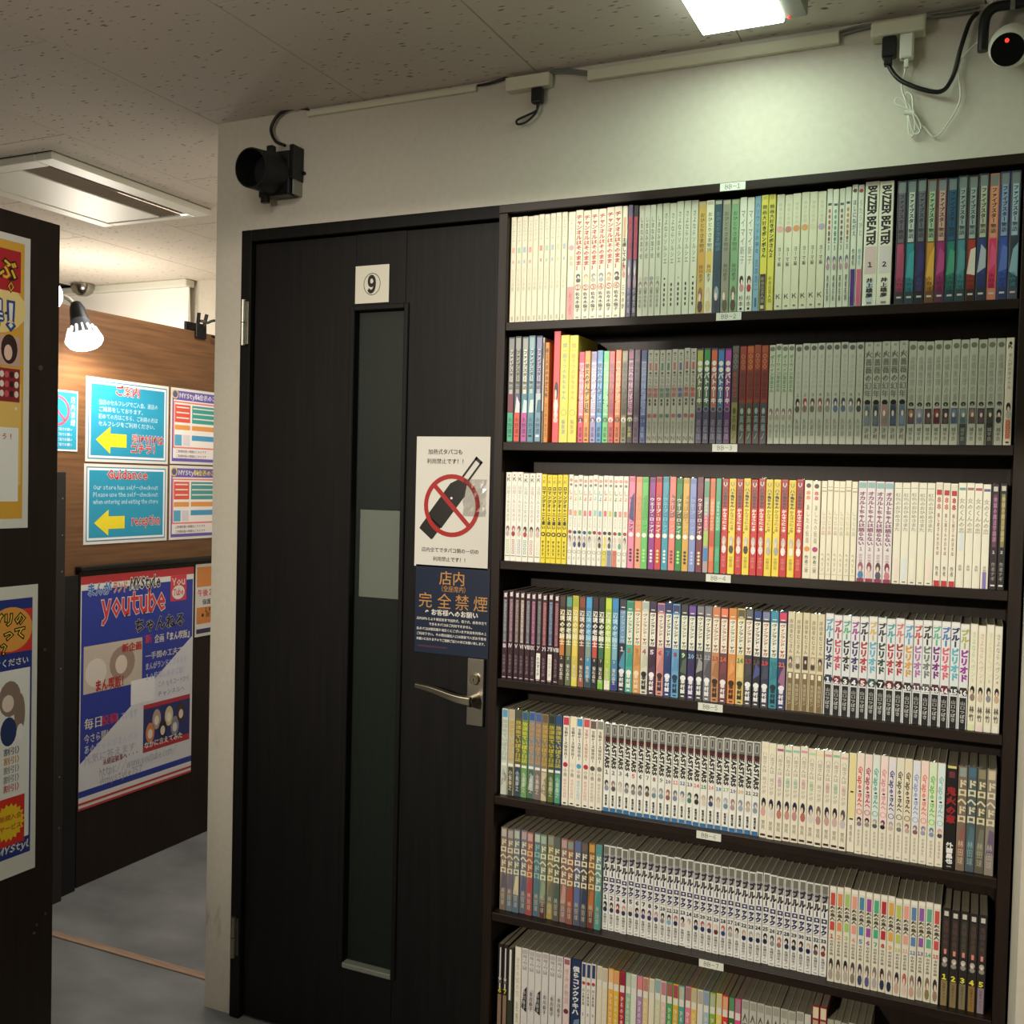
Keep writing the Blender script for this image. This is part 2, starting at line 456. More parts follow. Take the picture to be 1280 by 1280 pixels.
b.text('利用禁止です！！', W * .42, H * .796, H * .043, -.0003, K, width=W * .62, bold=.02, res=2)
b.text('店内全てでタバコ類の一切の', W * .49, H * .118, H * .038, -.0003, K, width=W * .84, bold=.02, res=2)
b.text('利用禁止です！！', W * .50, H * .050, H * .038, -.0003, K, width=W * .5, bold=.02, res=2)
b.build('notice_lettering', o)
b = MB()
def rot(pts, cx, cz, a):
    return [(cx + x * math.cos(a) - z * math.sin(a), cz + x * math.sin(a) + z * math.cos(a)) for x, z in pts]
cx, cz, a = W * .455, H * .50, math.radians(-38)
b.poly(rot([(-.021, -.098), (.021, -.098), (.0225, -.092), (.0225, -.058), (-.0225, -.058), (-.0225, -.092)], cx, cz, a), -.0002, K)
b.poly(rot([(-.0245, -.060), (.0245, -.060), (.0245, .038), (.012, .062), (-.012, .062), (-.0245, .038)], cx, cz, a), -.0002, K)
for q in ([(-.011, .060), (-.006, .060), (-.006, .130), (-.011, .130)], [(.006, .060), (.011, .060), (.011, .130), (.006, .130)], [(-.011, .122), (.011, .122), (.011, .130), (-.011, .130)], [(-.011, .062), (.011, .062), (.011, .068), (-.011, .068)]):
    b.poly(rot(q, cx, cz, a), -.0003, K)
b.disc(cx + .008, cz + .010, .003, .003, -.0004, M_PAPER)
b.build('device_print', o)
b = MB(); b.ring(W * .50, H * .475, .0635, .0745, -.0006, RED, 40)
b.poly(rot([(-.0055, -.068), (.0055, -.068), (.0055, .068), (-.0055, .068)], W * .50, H * .475, math.radians(45)), -.0005, RED)
b.build('ban_ring', o)
# crumpled film catching the light
random.seed(3)
b = MB(); M_FILM = mat('clear_film_crease', 'e8e6df', .12, 0, 1)
g = 9; vs = []
for i in range(g):
    for j in range(g):
        vs.append((W * (.66 + .30 * i / (g - 1)) + random.uniform(-.002, .002), -.001 - random.uniform(0, .0035) * (0 < i < g - 1) * (0 < j < g - 1), H * (.40 + .28 * j / (g - 1))))
M_F2 = bpy.data.materials.new('clear_film'); M_F2.use_nodes = True
nt = M_F2.node_tree; N = nt.nodes; L = nt.links; N.remove(N['Principled BSDF'])
tr = N.new('ShaderNodeBsdfTransparent'); gl = N.new('ShaderNodeBsdfGlossy'); gl.inputs['Roughness'].default_value = .12; ms = N.new('ShaderNodeMixShader'); ms.inputs[0].default_value = .30
L.new(tr.outputs[0], ms.inputs[1]); L.new(gl.outputs[0], ms.inputs[2]); L.new(ms.outputs[0], N['Material Output'].inputs[0])
b.add(vs, [(i * g + j, (i + 1) * g + j, (i + 1) * g + j + 1, i * g + j + 1) for i in range(g - 1) for j in range(g - 1)], M_F2)
b.build('film_crease', o, label='crumpled clear film')
p0, p1 = at(518, 814, 1, .152), at(613, 711, 1, .152)
o, W, H = sheet('no_smoking_notice', p0, p1, 'dark blue notice with orange characters below the ban poster', m=mat('navy_sheet', '232c40', .3, 0, .6))
OR, WH = ink('c08a4a'), ink('e6e2d8')
b = MB()
b.text('店内', W * .50, H * .80, H * .17, -.0003, OR, bold=.015, res=2, sx=.98)
b.text('（全座席内）', W * .52, H * .715, H * .075, -.0003, OR, width=W * .42, res=1)
b.text('完', W * .14, H * .53, H * .185, -.0003, OR, res=2); b.text('全', W * .40, H * .53, H * .185, -.0003, OR, res=2)
b.text('禁', W * .64, H * .53, H * .185, -.0003, OR, res=2); b.text('煙', W * .885, H * .53, H * .185, -.0003, OR, res=2)
b.text('※お客様へのお願い', W * .5, H * .44, H * .075, -.0003, WH, width=W * .82, bold=.03)
for i, s_ in enumerate(('店内はもとより個室席まで加熱式、電子式、紙巻き全て', 'できるタバコはご利用できません。', '各タバコは階段踊り場近くにございます灰皿を利用の上', 'ご利用下さい。その際店舗出入口は施錠で入室お手数を', 'お願いになりますのでご理解ご協力のほどお願い致します。')):
    b.text(s_, W * .5, H * (.375 - i * .058), H * .036, -.0003, WH, width=W * (.66 if i == 1 else .95), bold=.02)
b.rect(W * .04, W * .45, H * .065, H * .085, -.0002, ink('4a2c3e'))
b.build('notice_lettering', o)
# pale sheet added behind the frosted glass to give its bright band
MB().box(-.470, -.352, .1765, .178, 1.135, 1.352, mat('sheet_back', 'cdc9c4', .6)).build('bright_band_sheet', label='pale sheet added behind frosted door glass as its bright band', cat='paper')

# ------------------------------------------------------------------ ceiling and wall fittings
M_GLOW = mat('lamp_diffuser', (.90, 1, .90), .5, emit=9)
t = empty('ceiling_lamp', (.5, -.3, ZC), label='long slim ceiling lamp glowing greenish white above the bookshelf', cat='lamp')
MB().box(-.092, .108, -.315, .315, -.028, -.0005, mat('lamp_case', '8f9184', .5), .003).build('housing', t)
MB().box(-.092, .066, -.31, .31, -.036, -.0285, M_GLOW, .003).build('diffuser', t, label='glowing diffuser')
MB().ball((.075, .304, -.0300), .0025, mat('red_led', 'ff2a1a', .4, emit=3), 10, 6).build('indicator_light', t, label='red indicator light')

def on_wall(x, y, d=0.):
    return at(x, y, 1, YW - d)
def box_on_wall(x0, y0, x1, y1, th, m, bev=.002):
    a_, b_ = on_wall(x0, y0), on_wall(x1, y1)
    return a_, b_
# cable trunking
a_, c_ = on_wall(386, 137), on_wall(597, 108)
bevel(MB().box(a_[0], c_[0], YW - .010, YW - .0003, ZC - .020, ZC - .007, M_CREAM).build('cable_trunking', label='thin beige cable trunking from black fan to black wire', cat='trunking', group='cable trunking under the ceiling'), .002)
a_, c_ = on_wall(737, 92), on_wall(1050, 45)
bevel(MB().box(a_[0], c_[0], YW - .016, YW - .0003, ZC - .037, ZC - .014, M_CREAM).build('cable_trunking', label='thick cream cable trunking above the bookshelf', cat='trunking', group='cable trunking under the ceiling'), .002)
def cable(name, pts, r, m, label, cat='cable', group=None, n=8):
    return MB().tube(arc(pts, 8), r, m, n).build(name, label=label, cat=cat, group=group)
# power tap 1
a_, c_ = on_wall(633, 90, .02), on_wall(688, 84, .02); zz = ZC - .028
t = empty('power_tap', ((a_[0] + c_[0]) / 2, YW - .014, zz), label='cream power tap holding one black plug above the door corner', cat='power strip')
w2 = (c_[0] - a_[0]) / 2
bevel(MB().box(-w2, w2, -.012, .0135, -.010, .020, M_CREAM).build('housing', t), .003)
PX = float(on_wall(672, 100, .02)[0])
t2 = empty('power_plug', (PX, YW - .018, zz - .011), label='black angled plug with looped cable in the cream tap', cat='plug')
bevel(MB().box(-.013, .013, -.009, .009, -.034, 0, M_BLACK).build('plug_body', t2), .003)
MB().tube(arc([(0, 0, -.034), (-.002, 0, -.052), (-.022, -.004, -.072), (-.044, -.004, -.076), (-.048, -.002, -.066), (-.024, .002, -.056), (-.004, .004, -.048), (.002, .004, -.036)], 8), .0026, M_CABLE, 8).build('plug_cable', t2)
cable('wire', [on_wall(597, 107, .006), on_wall(612, 104, .012), on_wall(634, 97, .010)], .003, M_CABLE, 'short black wire entering the small power tap', group='wires along the ceiling edge')
for k in range(3):
    cable('wire', [on_wall(688, 86 + 2.5 * k, .012), on_wall(708, 86 + 2.5 * k, .006 + .002 * k), on_wall(737, 90 + 2 * k, .008)], .0022, mat('grey_wire', '77786f', .5), ['upper', 'middle', 'lower'][k] + ' grey wire between small power tap and trunking', group='wires along the ceiling edge')
for k in range(2):
    cable('wire', [on_wall(1049, 40 + 4 * k, .010), on_wall(1070, 34 + 4 * k, .006), on_wall(1092, 30 + 3 * k, .010)], .003, mat('grey_wire', '77786f', .5), ['upper', 'lower'][k] + ' grey wire between thick trunking and large power tap', group='wires along the ceiling edge')
    cable('wire', [on_wall(1158, 18 + 5 * k, .010), on_wall(1190, 14 + 5 * k, .006), on_wall(1225, 8 + 5 * k, .010)], .003, mat('grey_wire', '77786f', .5), ['upper', 'lower'][k] + ' grey wire from large power tap to security camera', group='wires along the ceiling edge')
# power tap 2 with adapters
a_, c_ = on_wall(1089, 28, .035), on_wall(1157, 20, .035); zz = ZC - .042
t = empty('power_tap', ((a_[0] + c_[0]) / 2, YW - .022, zz), label='large cream power tap with black and white plugs above the bookshelf', cat='power strip')
w2 = (c_[0] - a_[0]) / 2
bevel(MB().box(-w2, w2, -.018, .0215, -.004, .024, M_CREAM).build('housing', t), .004)
q = on_wall(1112, 46, .03)
t2 = empty('power_plug', (q[0], YW - .026, zz - .0045), label='black plug with thick black cable in the large tap', cat='plug')
b = MB(); b.box(-.013, .013, -.010, .010, -.040, 0, M_BLACK, .003); b.box(-.009, .006, -.007, .007, -.054, -.038, M_BLACK, .002)
b.build('plug_body', t2)
pts = [on_wall(1109, 64, .026), on_wall(1112, 84, .024), on_wall(1130, 103, .03), on_wall(1172, 115, .026), on_wall(1190, 98, .02), on_wall(1201, 60, .024), on_wall(1212, 28, .02), on_wall(1222, 16, .012)]
MB().tube(arc([V3(*p) - V3(q[0], YW - .026, zz - .0045) for p in pts], 8), .0042, M_CABLE, 10).build('plug_cable', t2)
q = on_wall(1134, 45, .03)
t2 = empty('usb_adapter', (q[0], YW - .026, zz - .0045), label='small white adapter with bundled thin white cable', cat='adapter')
b = MB(); b.box(-.0125, .0125, -.011, .011, -.046, 0, M_WHITE, .003); b.box(-.004, .004, -.004, .004, -.062, -.046, M_WHITE, .001)
b.build('adapter_body', t2)
org = V3(q[0], YW - .026, zz - .0045)
pts = [on_wall(1133, 68, .026), on_wall(1131, 90, .022), on_wall(1127, 108, .02), on_wall(1133, 130, .018), on_wall(1139, 160, .016), on_wall(1146, 168, .014), on_wall(1151, 158, .016), on_wall(1141, 140, .02), on_wall(1120, 130, .02), on_wall(1122, 122, .02), on_wall(1133, 132, .018), on_wall(1136, 165, .012), on_wall(1141, 170, .012), on_wall(1143, 150, .014), on_wall(1132, 118, .016), on_wall(1140, 120, .018), on_wall(1142, 145, .02), on_wall(1150, 162, .016), on_wall(1154, 158, .012), on_wall(1168, 171, .010), on_wall(1182, 158, .010), on_wall(1200, 125, .014), on_wall(1198, 90, .018), on_wall(1204, 70, .022), on_wall(1228, 48, .03)]
MB().tube(arc([V3(*p) - org for p in pts], 6), .0016, M_WHITE, 8).build('usb_cable', t2)
a3 = V3(*on_wall(1137, 141, .017)) - org
MB().tube([a3 + V3(-.009, 0, .002), a3 + V3(.009, 0, -.002)], .005, M_WHITE, 10).build('cable_tie', t2)
# security camera hanging from the ceiling
c0 = at(1264, 57, 1, .095)
t = empty('security_camera', (c0[0], c0[1], ZC), label='white and black dome security camera hanging above shelf corner', cat='camera')
zb = c0[2] - ZC
b = MB(); b.tube([(0, 0, -.0005), (0, 0, -.012), (0, 0, -.026)], [.046, .046, .036], M_WHITE, 28); b.build('ceiling_mount', t)
b = MB()
for sx_ in (-1, 1):
    b.tube(arc([(sx_ * .004, -.002, -.032), (sx_ * .030, -.002, -.033), (sx_ * .0445, -.002, -.050), (sx_ * .047, -.002, zb + .015), (sx_ * .047, -.002, zb - .004)], 5), .0095, M_BLACK, 10)
b.build('yoke', t)
dirv = (Vector(CPOS) + Vector((-.35, 0, -.4)) - Vector(c0)).normalized()
b = MB(); b.ball((0, 0, zb), .0375, M_WHITE, 28, 18); b.build('camera_ball', t)
cc = Vector((0, 0, zb))
b = MB(); b.tube([cc + dirv * .016, cc + dirv * .034, cc + dirv * .038], [.036, .0315, .027], M_WHITE, 28); b.build('rim', t)
b = MB(); b.tube([cc + dirv * .0382, cc + dirv * .0395], [.0285, .0275], mat('black_gloss', '08090b', .12), 28)
b.build('lens_face', t, label='glossy black lens face')
sd = dirv.cross(Vector((0, 0, 1))).normalized(); upv = sd.cross(dirv)
MB().ball(cc + dirv * .040 + upv * .016 + sd * .000, .0036, mat('red_led', 'ff2a1a', .4, emit=3), 10, 6).build('indicator_light', t, label='red indicator light')
# shadowy wall fan / snoot
org = on_wall(344, 217, .045)
t = empty('snoot_fan', tuple(org), label='black square ventilation fan with round hood on the wall left of cables', cat='fan')
t.scale = (.80, .80, .80)
t['label'] = 'black boxy fan with round open hood above the door'
b = MB(); b.box(-.060, .055, -.006, .030, -.070, .066, M_BLACK, .003)
for sx_, sz_ in ((-.015, .068), (-.035, -.085)):
    b.box(sx_ - .012, sx_ + .012, -.012, .008, sz_ - .004, sz_ + .018, M_BLACK, .002)
b.build('fan_body', t)
b = MB(); b.box(.052, .068, .000, .0545, -.020, .085, M_BLACK, .002); b.box(.058, .064, .010, .0545, -.065, -.018, mat('bracket_strip', '8f8c80', .5), .001); b.build('wall_bracket', t)
cd = V3(-.02, -1, -.10); cd /= np.linalg.norm(cd); c1 = V3(-.010, -.004, 0)
b = MB(); hm = mat('hood_black', '070708', .55)
b.tube([c1, c1 + cd * .03, c1 + cd * .100], [.066, .062, .060], hm, 32, False)
b.tube([c1 + cd * .100, c1 + cd * .1002], [.060, .056], hm, 32, False)
b.tube([c1 + cd * .1, c1 + cd * .02], [.056, .052], hm, 32, False); b.tube([c1 + cd * .02, c1 + cd * .0201], [.052, .001], hm, 32, False)
b.build('round_hood', t, label='round black hood')
cable('wire', [on_wall(386, 136, .006), on_wall(370, 135, .012), on_wall(350, 142, .016), on_wall(339, 160, .018), on_wall(344, 176, .02), on_wall(356, 182, .03)], .0042, M_CABLE, 'black wire curving from the trunking down to the fan', group='wires along the ceiling edge')
q = on_wall(381, 217); MB().tube([(q[0], YW - .006, q[2]), (q[0], YW - .0002, q[2])], .0045, M_BLACK, 10).build('wall_plug_hole', label='dark screw head in the wall beside the black fan', cat='screw')
# ceiling air conditioner
t = empty('air_conditioner', (-1.775, .49, ZC), label='white ceiling air conditioner panel with dark slotted grille', cat='air conditioner')
hx, hy = .250, .335
b = MB(); z = -.022
for x0, x1, y0, y1 in ((-hx, -hx + .055, -hy, hy), (hx - .070, hx, -hy, hy), (-hx + .055, hx - .070, -hy, -hy + .055), (-hx + .055, hx - .070, hy - .035, hy)):
    b.box(x0, x1, y0, y1, z, -.0005, M_WHITE, .004)
b.build('panel_frame', t)
MB().box(-hx + .058, .052, -hy + .058, hy - .038, z + .002, -.004, M_WHITE, .003).build('flat_panel', t)
MB().box(.056, hx - .071, -hy + .056, hy - .036, -.006, -.003, M_HOLE).build('grille_backing', t)
SL = None
for k in range(9):
    x = .064 + k * .0145
    if x > hx - .085: break
    if SL is None:
        SL = MB().box(-.0045, .0045, -hy + .058, hy - .038, -.0195, -.012, mat('grille_slat', '8c8072', .6), .0015).mesh('grille_slat')
    o = bpy.data.objects.new('grille_slat', SL); COL.objects.link(o); o.parent = t; o.location = (x, 0, 0); o.rotation_euler = (0, .35, 0)
MB().box(-.2505, .2505, -.338, .3355, -.0004, -.0001, mat('dark_gasket', '1c1a18', .8)).build('gasket', t)  # thin dark gasket sheet between panel frame and ceiling

# ------------------------------------------------------------------ left partition panel with posters
XP = -1.1; YE = float(at(73, 500, 0, XP)[1])
zt = float(at(73, 281, 0, XP)[2])
t = empty('partition_panel', (XP, YE, 0), label='tall dark brown partition panel carrying two laminated posters', cat='partition')
MB().box(-.034, 0, -1.35, 0, 0, zt, M_DARK, .0012).build('board', t)
for x, y in ((50, 460), (56, 812), (42, 1166), (45, 1156), (56, 1142)):
    q = at(x, y, 0, XP)
    MB().tube([(0, q[1] - YE, q[2]), (.0025, q[1] - YE, q[2])], .006 if y == 460 else .0035, M_STEEL, 12).build('screw', t)
def side_sheet(name, X, y0, y1, z0, z1, label, cat='poster', m=M_LAM):
    b = MB(); b.box(0, y1 - y0, -.0008, 0, 0, z1 - z0, m)
    return b.build(name, None, (X, y0, z0), (0, 0, math.pi / 2), label=label, cat=cat), y1 - y0, z1 - z0
ya = float(at(36, 450, 0, XP)[1])
o, W, H = side_sheet('poster', XP + .0010, ya - .46, ya, 1.295, 1.968, 'gold bordered laminated poster on dark partition, upper of two')
YE_, BL, DR = ink('d9a53c'), ink('27458c'), ink('b3202a')
L1 = -.0010
b = MB(); b.rect(.016, W - .016, .022, H - .016, L1, YE_); b.rect(.03, W - .022, .10, H - .34, L1 - .0001, ink('e6c069')); b.rect(.2, W - .028, .062, .232, L1 - .0002, M_PAPER)
b.rect(.15, W - .026, H - .130, H - .036, L1 - .0002, DR)
b.disc(W - .10, H - .17, .09, .06, L1 - .00015, ink('efd48c'))
b.rect(.28, W - .026, H - .300, H - .232, L1 - .0003, ink('c9a59a')); b.disc(W - .055, H - .262, .022, .034, L1 - .0004, ink('3a2320')); b.disc(W - .058, H - .27, .011, .018, L1 - .0005, ink('e8c3ae'))
b.rect(.28, W - .026, H - .382, H - .306, L1 - .0003, ink('8e2a30'))
for i in range(18):
    b.disc(W - .035 - .013 * (i % 6), H - .32 - .022 * (i // 6), .006, .008, L1 - .0004, ink(['e5d8d0', '3a2320', 'c95a5a'][i % 3]), 8)
for i in range(6):
    b.disc(W - .024 - .05 * random.random(), .24 + .30 * random.random(), .004, .004, L1 - .00015, WH, 4)
b.build('poster_print', o)
b = MB()
b.text('ぶ', W - .062, H - .100, .050, L1 - .0006, K, bold=.09); b.text('ぶ', W - .062, H - .100, .050, L1 - .0008, ink('e3c23c'), bold=.02)
b.text('0', W - .052, H - .130, .028, L1 - .0006, K, bold=.08); b.text('0', W - .052, H - .130, .028, L1 - .0008, ink('e3a23c'), bold=.02)
b.text('得！', W - .070, H - .212, .072, L1 - .0006, BL, bold=.1); b.text('得！', W - .070, H - .212, .072, L1 - .0008, WH, bold=.02)
b.text('う ！', W - .055, .205, .016, L1 - .0004, DR, bold=.02)
b.build('poster_lettering', o)
yb = float(at(45, 900, 0, XP)[1])
o, W, H = side_sheet('poster', XP + .0010, yb - .46, yb, .478, 1.160, 'blue and red laminated poster on dark partition, lower of two')
b = MB(); b.rect(.016, W - .015, .045, H - .030, L1, ink('2b3a86')); b.rect(.02, W - .020, .085, H - .195, L1 - .0001, ink('eeece6'))
b.rect(.10, W - .016, H - .155, H - .055, L1 - .0001, ink('d93a34')); b.disc(W - .075, H - .10, .060, .052, L1 - .0002, ink('e8a24a'), 24)
b.rect(.2, W - .032, .075, .188, L1 - .0002, ink('d8362c'))
pts = []
for k in range(40):
    a = 2 * math.pi * k / 40; r = .045 if k % 2 else .037
    pts.append((W - .075 + r * math.cos(a), .130 + r * math.sin(a)))
b.poly(pts, L1 - .0003, ink('efc62c'))
# plain drawn figure
b.disc(W - .075, H - .262, .030, .042, L1 - .0003, ink('8f7a6c')); b.disc(W - .048, H - .300, .015, .048, L1 - .00035, ink('8f7a6c')); b.disc(W - .080, H - .272, .016, .020, L1 - .0004, ink('eed7c8'))
b.disc(W - .078, H - .338, .022, .034, L1 - .0005, ink('2c3c66')); b.disc(W - .046, H - .345, .010, .02, L1 - .0006, ink('f2efec'))
b.build('poster_print', o)
b = MB()
for i, s_ in enumerate(('プリの', 'って', '？')):
    b.text(s_, W - (.034 if i < 2 else .07), H - .088 - i * .034, .031, L1 - .0006, K, 'r', bold=.10); b.text(s_, W - (.034 if i < 2 else .07), H - .088 - i * .034, .031, L1 - .0008, ink('efd04a'), 'r', bold=.01)
b.text('お見せください', W - .024, H - .184, .019, L1 - .0004, WH, 'r', bold=.02)
for i in range(5):
    b.text('割引）', W - .036, H - .392 - i * .0215, .0185, L1 - .0006, ink(['44506a', 'c98a3c', '9a8f88', '8a8f98', 'cc4a4a'][i]), 'r', bold=.02)
b.text('新規入会', W - .070, .136, .015, L1 - .0006, ink('c24a2c'), bold=.02); b.text('サービス', W - .070, .112, .015, L1 - .0006, ink('c24a2c'), bold=.02)
b.text('MYStyle', W - .055, .058, .022, L1 - .0004, WH, bold=.03, skew=.2)
b.build('poster_lettering', o)

# ------------------------------------------------------------------ corridor partition with signs
XW = -1.86
t = empty('corridor_partition', (XW, .30, 0), label='oak faced corridor partition with dark brown lower panel', cat='partition')
MB().box(-.04, 0, 0, 1.5, 0, 1.985, M_WOOD, .0015).build('oak_board', t)
MB().box(.0005, .018, .262, 1.5, .0, 1.090, M_DARK, .001).build('lower_panel', t)
MB().box(.0005, .030, .258, 1.5, 1.0905, 1.106, M_BLACK, .003).build('ledge_rail', t)
t = empty('folded_gate_panel', (XW, .30, 0), label='narrow dark gate post standing beside the blue youtube poster', cat='gate')
MB().box(.022, .060, .085, .165, 0, 1.428, mat('gate_paint', '25211f', .4), .0015).build('post', t)
MB().box(.019, .034, .172, .245, 0, 1.08, mat('gate_black', '0d0c0d', .35), .0015).build('rail', t)
for z in (.25, .42, .78, 1.10, 1.22, 1.34):
    MB().tube([(.0601, .15, z), (.062, .15, z)], .003, M_STEEL, 8).build('screw', t)
b = MB(); b.box(0, .085, -.0008, 0, 0, .40, M_LAM)
b.build('paper_strip', None, (XW + .062, .33, 1.03), (0, 0, math.pi / 2), label='blank white laminated strip hanging on the gate post', cat='paper')
TEAL = ink('2a95b5')
def sign(y0, y1, z0, z1, label, name='sign'):
    return side_sheet(name, XW + .0010, y0, y1, z0, z1, label, 'sign')
def outlined(b, s_, x, z, h, y, c, oc, width=None, align='c', bold=.02, ob=.065, skew=0):
    bold = .03 if ob > .03 else bold; b.text(s_, x, z, h, y, oc, align, bold=ob, width=width, skew=skew); b.text(s_, x, z, h, y - .0002, c, align, bold=bold, width=width, skew=skew)
o, W, H = sign(.596, .988, 1.465, 1.757, 'teal Japanese guidance sign with yellow arrow, upper of two')
def frame_print(o, W, H, extra):
    b = MB(); b.rect(.010, W - .010, .010, H - .010, L1, ink('3d7f9c')); b.rect(.014, W - .014, .014, H - .014, L1 - .0001, ink('e8eef0')); b.rect(.022, W - .022, .022, H - .022, L1 - .0002, TEAL)
    pts = [(.045, H * .265), (.11, H * .43), (.11, H * .345), (.185, H * .345), (.185, H * .185), (.11, H * .185), (.11, H * .10)]
    b.add([(x, L1 - .0004, z) for x, z in pts], [(0, 6, 1), (6, 5, 2), (6, 2, 1), (5, 4, 3), (5, 3, 2)], ink('ecd92c'))
    b.build('arrow_print', o)
frame_print(o, W, H, 0)
RD = ink('c42a34')
b = MB(); outlined(b, 'ご案内', W * .48, H * .82, .040, L1 - .0005, RD, WH)
for i, s_ in enumerate(('当店のセルフレジでご入会、退店の', 'ご精算をしております。', '初めての方はこちら、ご利用の方は', 'セルフレジをご利用ください。')):
    b.text(s_, W * .14, H * (.69 - .085 * i), .020, L1 - .0004, ink('bfe0ea'), 'l', width=W * .72, bold=.01)
outlined(b, '受け付けは', W * .735, H * .25, .036, L1 - .0005, RD, WH, W * .40); outlined(b, 'コチラ！', W * .70, H * .13, .036, L1 - .0005, RD, WH)
b.build('sign_lettering', o)
o, W, H = sign(.592, .988, 1.178, 1.458, 'teal English guidance sign with yellow arrow, lower of two')
frame_print(o, W, H, 0)
b = MB(); outlined(b, 'Guidance', W * .50, H * .82, .040, L1 - .0005, RD, WH)
for i, s_ in enumerate(('Our store has self-checkout', 'Please use the self-checkout', 'when entering and exiting the store')):
    b.text(s_, W * .10, H * (.68 - .09 * i), .021, L1 - .0004, ink('bfe0ea'), 'l', width=W * .78, bold=.01)
outlined(b, 'reception', W * .73, H * .22, .044, L1 - .0005, RD, WH, W * .36)
b.build('sign_lettering', o)
for k, (z0, z1, lb) in enumerate(((1.468, 1.757, 'busy price chart sign with purple heading, upper of two'), (1.178, 1.462, 'busy price chart sign with yellow heading, lower of two'))):
    o, W, H = side_sheet('price_sign', XW + .0010, 1.000, 1.40, z0, z1, lb, 'sign')
    b = MB(); b.rect(.008, W, .010, H - .010, L1, ink('6a5aa8')); b.rect(.014, W, .022, H - .045, L1 - .0001, ink('ece4e0'))
    b.rect(.014, W, .060, H - .050, L1 - .0002, ink('e8857a')); b.rect(.020, W, .066, H - .056, L1 - .0003, ink('f1ebe2'))
    b.disc(.022, H - .024, .018, .018, L1 - .0003, ink('d8c25a')); b.disc(.022, H - .024, .013, .013, L1 - .0004, ink('5a5a8a'))
    b.rect(.022, .105, H - .13, H - .062, L1 - .0004, ink('df5a48')); b.rect(.115, W, H - .13, H - .062, L1 - .0004, ink(['3f9f93', '4a9a96'][k]))
    b.rect(.022, .105, H - .158, H - .140, L1 - .0004, ink('e29a50')); b.rect(.115, W, H - .158, H - .140, L1 - .0004, ink('e29a50'))
    b.rect(.022, .060, .070, .112, L1 - .0004, ink('5aa9c9')); b.rect(.066, .105, .070, .112, L1 - .0004, ink('d9d3d6')); b.rect(.115, W, .092, .112, L1 - .0004, ink('4a9ac4'))
    for i in range(3):
        b.rect(.12, W, H - .075 - .02 * i, H - .070 - .02 * i, L1 - .0005, WH); b.rect(.03, .098, H - .075 - .02 * i, H - .070 - .02 * i, L1 - .0005, WH)
    b.build('sign_print', o)
    b = MB(); b.text('MYStyle', .045, H - .036, .024, L1 - .0004, WH, 'l', bold=.03); b.text('料金表のご案内', .13, H - .036, .024, L1 - .0004, ink(['e8e4f0', 'ecd92c'][k]), 'l', bold=.03)
    for i in range(2):
        b.text('ご利用料金の時間はこちらです', .03, .044 - .018 * i, .012, L1 - .0004, K, 'l')
    b.build('sign_lettering', o)
o, W, H = side_sheet('smoking_sign', XW + .0010, .38, .562, 1.497, 1.70, 'small blue no smoking sign beside the guidance signs', 'sign')
b = MB(); b.rect(.006, W - .004, .006, H - .006, L1, TEAL); b.ring(W - .085, H * .66, .042, .051, L1 - .0002, ink('d9566a'), 28)
b.poly(rot([(-.004, -.044), (.004, -.044), (.004, .044), (-.004, .044)], W - .085, H * .66, math.radians(45)), L1 - .0002, ink('d9566a'))
b.build('sign_print', o)
b = MB(); b.vtext('店内禁煙', W - .020, H * .92, H * .42, .020, L1 - .0003, ink('d6e6ea'))
for i in range(4):
    b.text('お客様のご協力お願い', .05, H * .34 - i * .017, .011, L1 - .0003, ink('d6e6ea'), 'l', width=W - .06)
b.build('sign_lettering', o)
# the big youtube poster
XQ = XW + .0185
o, W, H = side_sheet('channel_poster', XQ + .0010, .567, 1.117, .265, 1.071, 'large blue white poster reading youtube on the dark lower panel')
BLU = ink('2f3fa0')
b = MB(); b.rect(.0, W, .0, H, L1, M_PAPER); b.rect(.004, W - .004, .065, H - .048, L1 - .0001, BLU)
b.rect(0, W, H - .028, H, L1 - .0002, ink('c83a40')); b.rect(0, W, H - .045, H - .028, L1 - .0002, M_PAPER)
b.poly([(.004, .065), (W - .004, .065), (W - .004, H * .665), (.004, H * .20)], L1 - .0002, ink('dfe0e6'))
b.rect(0, W, .044, .066, L1 - .0003, BLU); b.rect(0, W, .026, .044, L1 - .0003, M_PAPER); b.rect(0, W, .018, .026, L1 - .0004, ink('c83a40')); b.rect(0, W, .0, .008, L1 - .0004, ink('c83a40'))
b.rect(.015, .285, H * .495, H * .700, L1 - .0004, ink('cfc3b4')); b.disc(.19, H * .60, .06, .062, L1 - .0005, ink('a58f80')); b.disc(.185, H * .595, .028, .034, L1 - .0006, ink('e8d8c8')); b.disc(.07, H * .58, .048, .05, L1 - .0005, ink('e6ddd2'))
b.rect(.295, W - .012, H * .175, H * .375, L1 - .0004, ink('2d3472')); b.rect(.295, W - .012, H * .365, H * .385, L1 - .0005, ink('b8323a')); b.rect(.295, W - .012, H * .165, H * .195, L1 - .0005, ink('b8323a'))
for i, (c1_, c2_) in enumerate((('d98a5a', 'f0e0d0'), ('b9a494', 'efe2d8'), ('2c2a30', 'e9d5c8'), ('d8cc9a', 'efe6d8'), ('8c8f96', 'e6dcd4'), ('45342c', 'ecd8c8'))):
    b.disc(.330 + .032 * i, H * (.25 + .055 * (i % 2)), .022, .038, L1 - .0006, ink(c1_)); b.disc(.330 + .032 * i, H * (.245 + .055 * (i % 2)), .012, .018, L1 - .0007, ink(c2_))
b.rect(.425, .510, H * .845, H * .965, L1 - .0004, ink('d8404a')); b.disc(.467, H * .885, .034, .027, L1 - .0005, WH)
b.rect(.232, .350, H * .40, H * .51, L1 - .0005, ink('f0f0f2'))
b.build('poster_print', o)
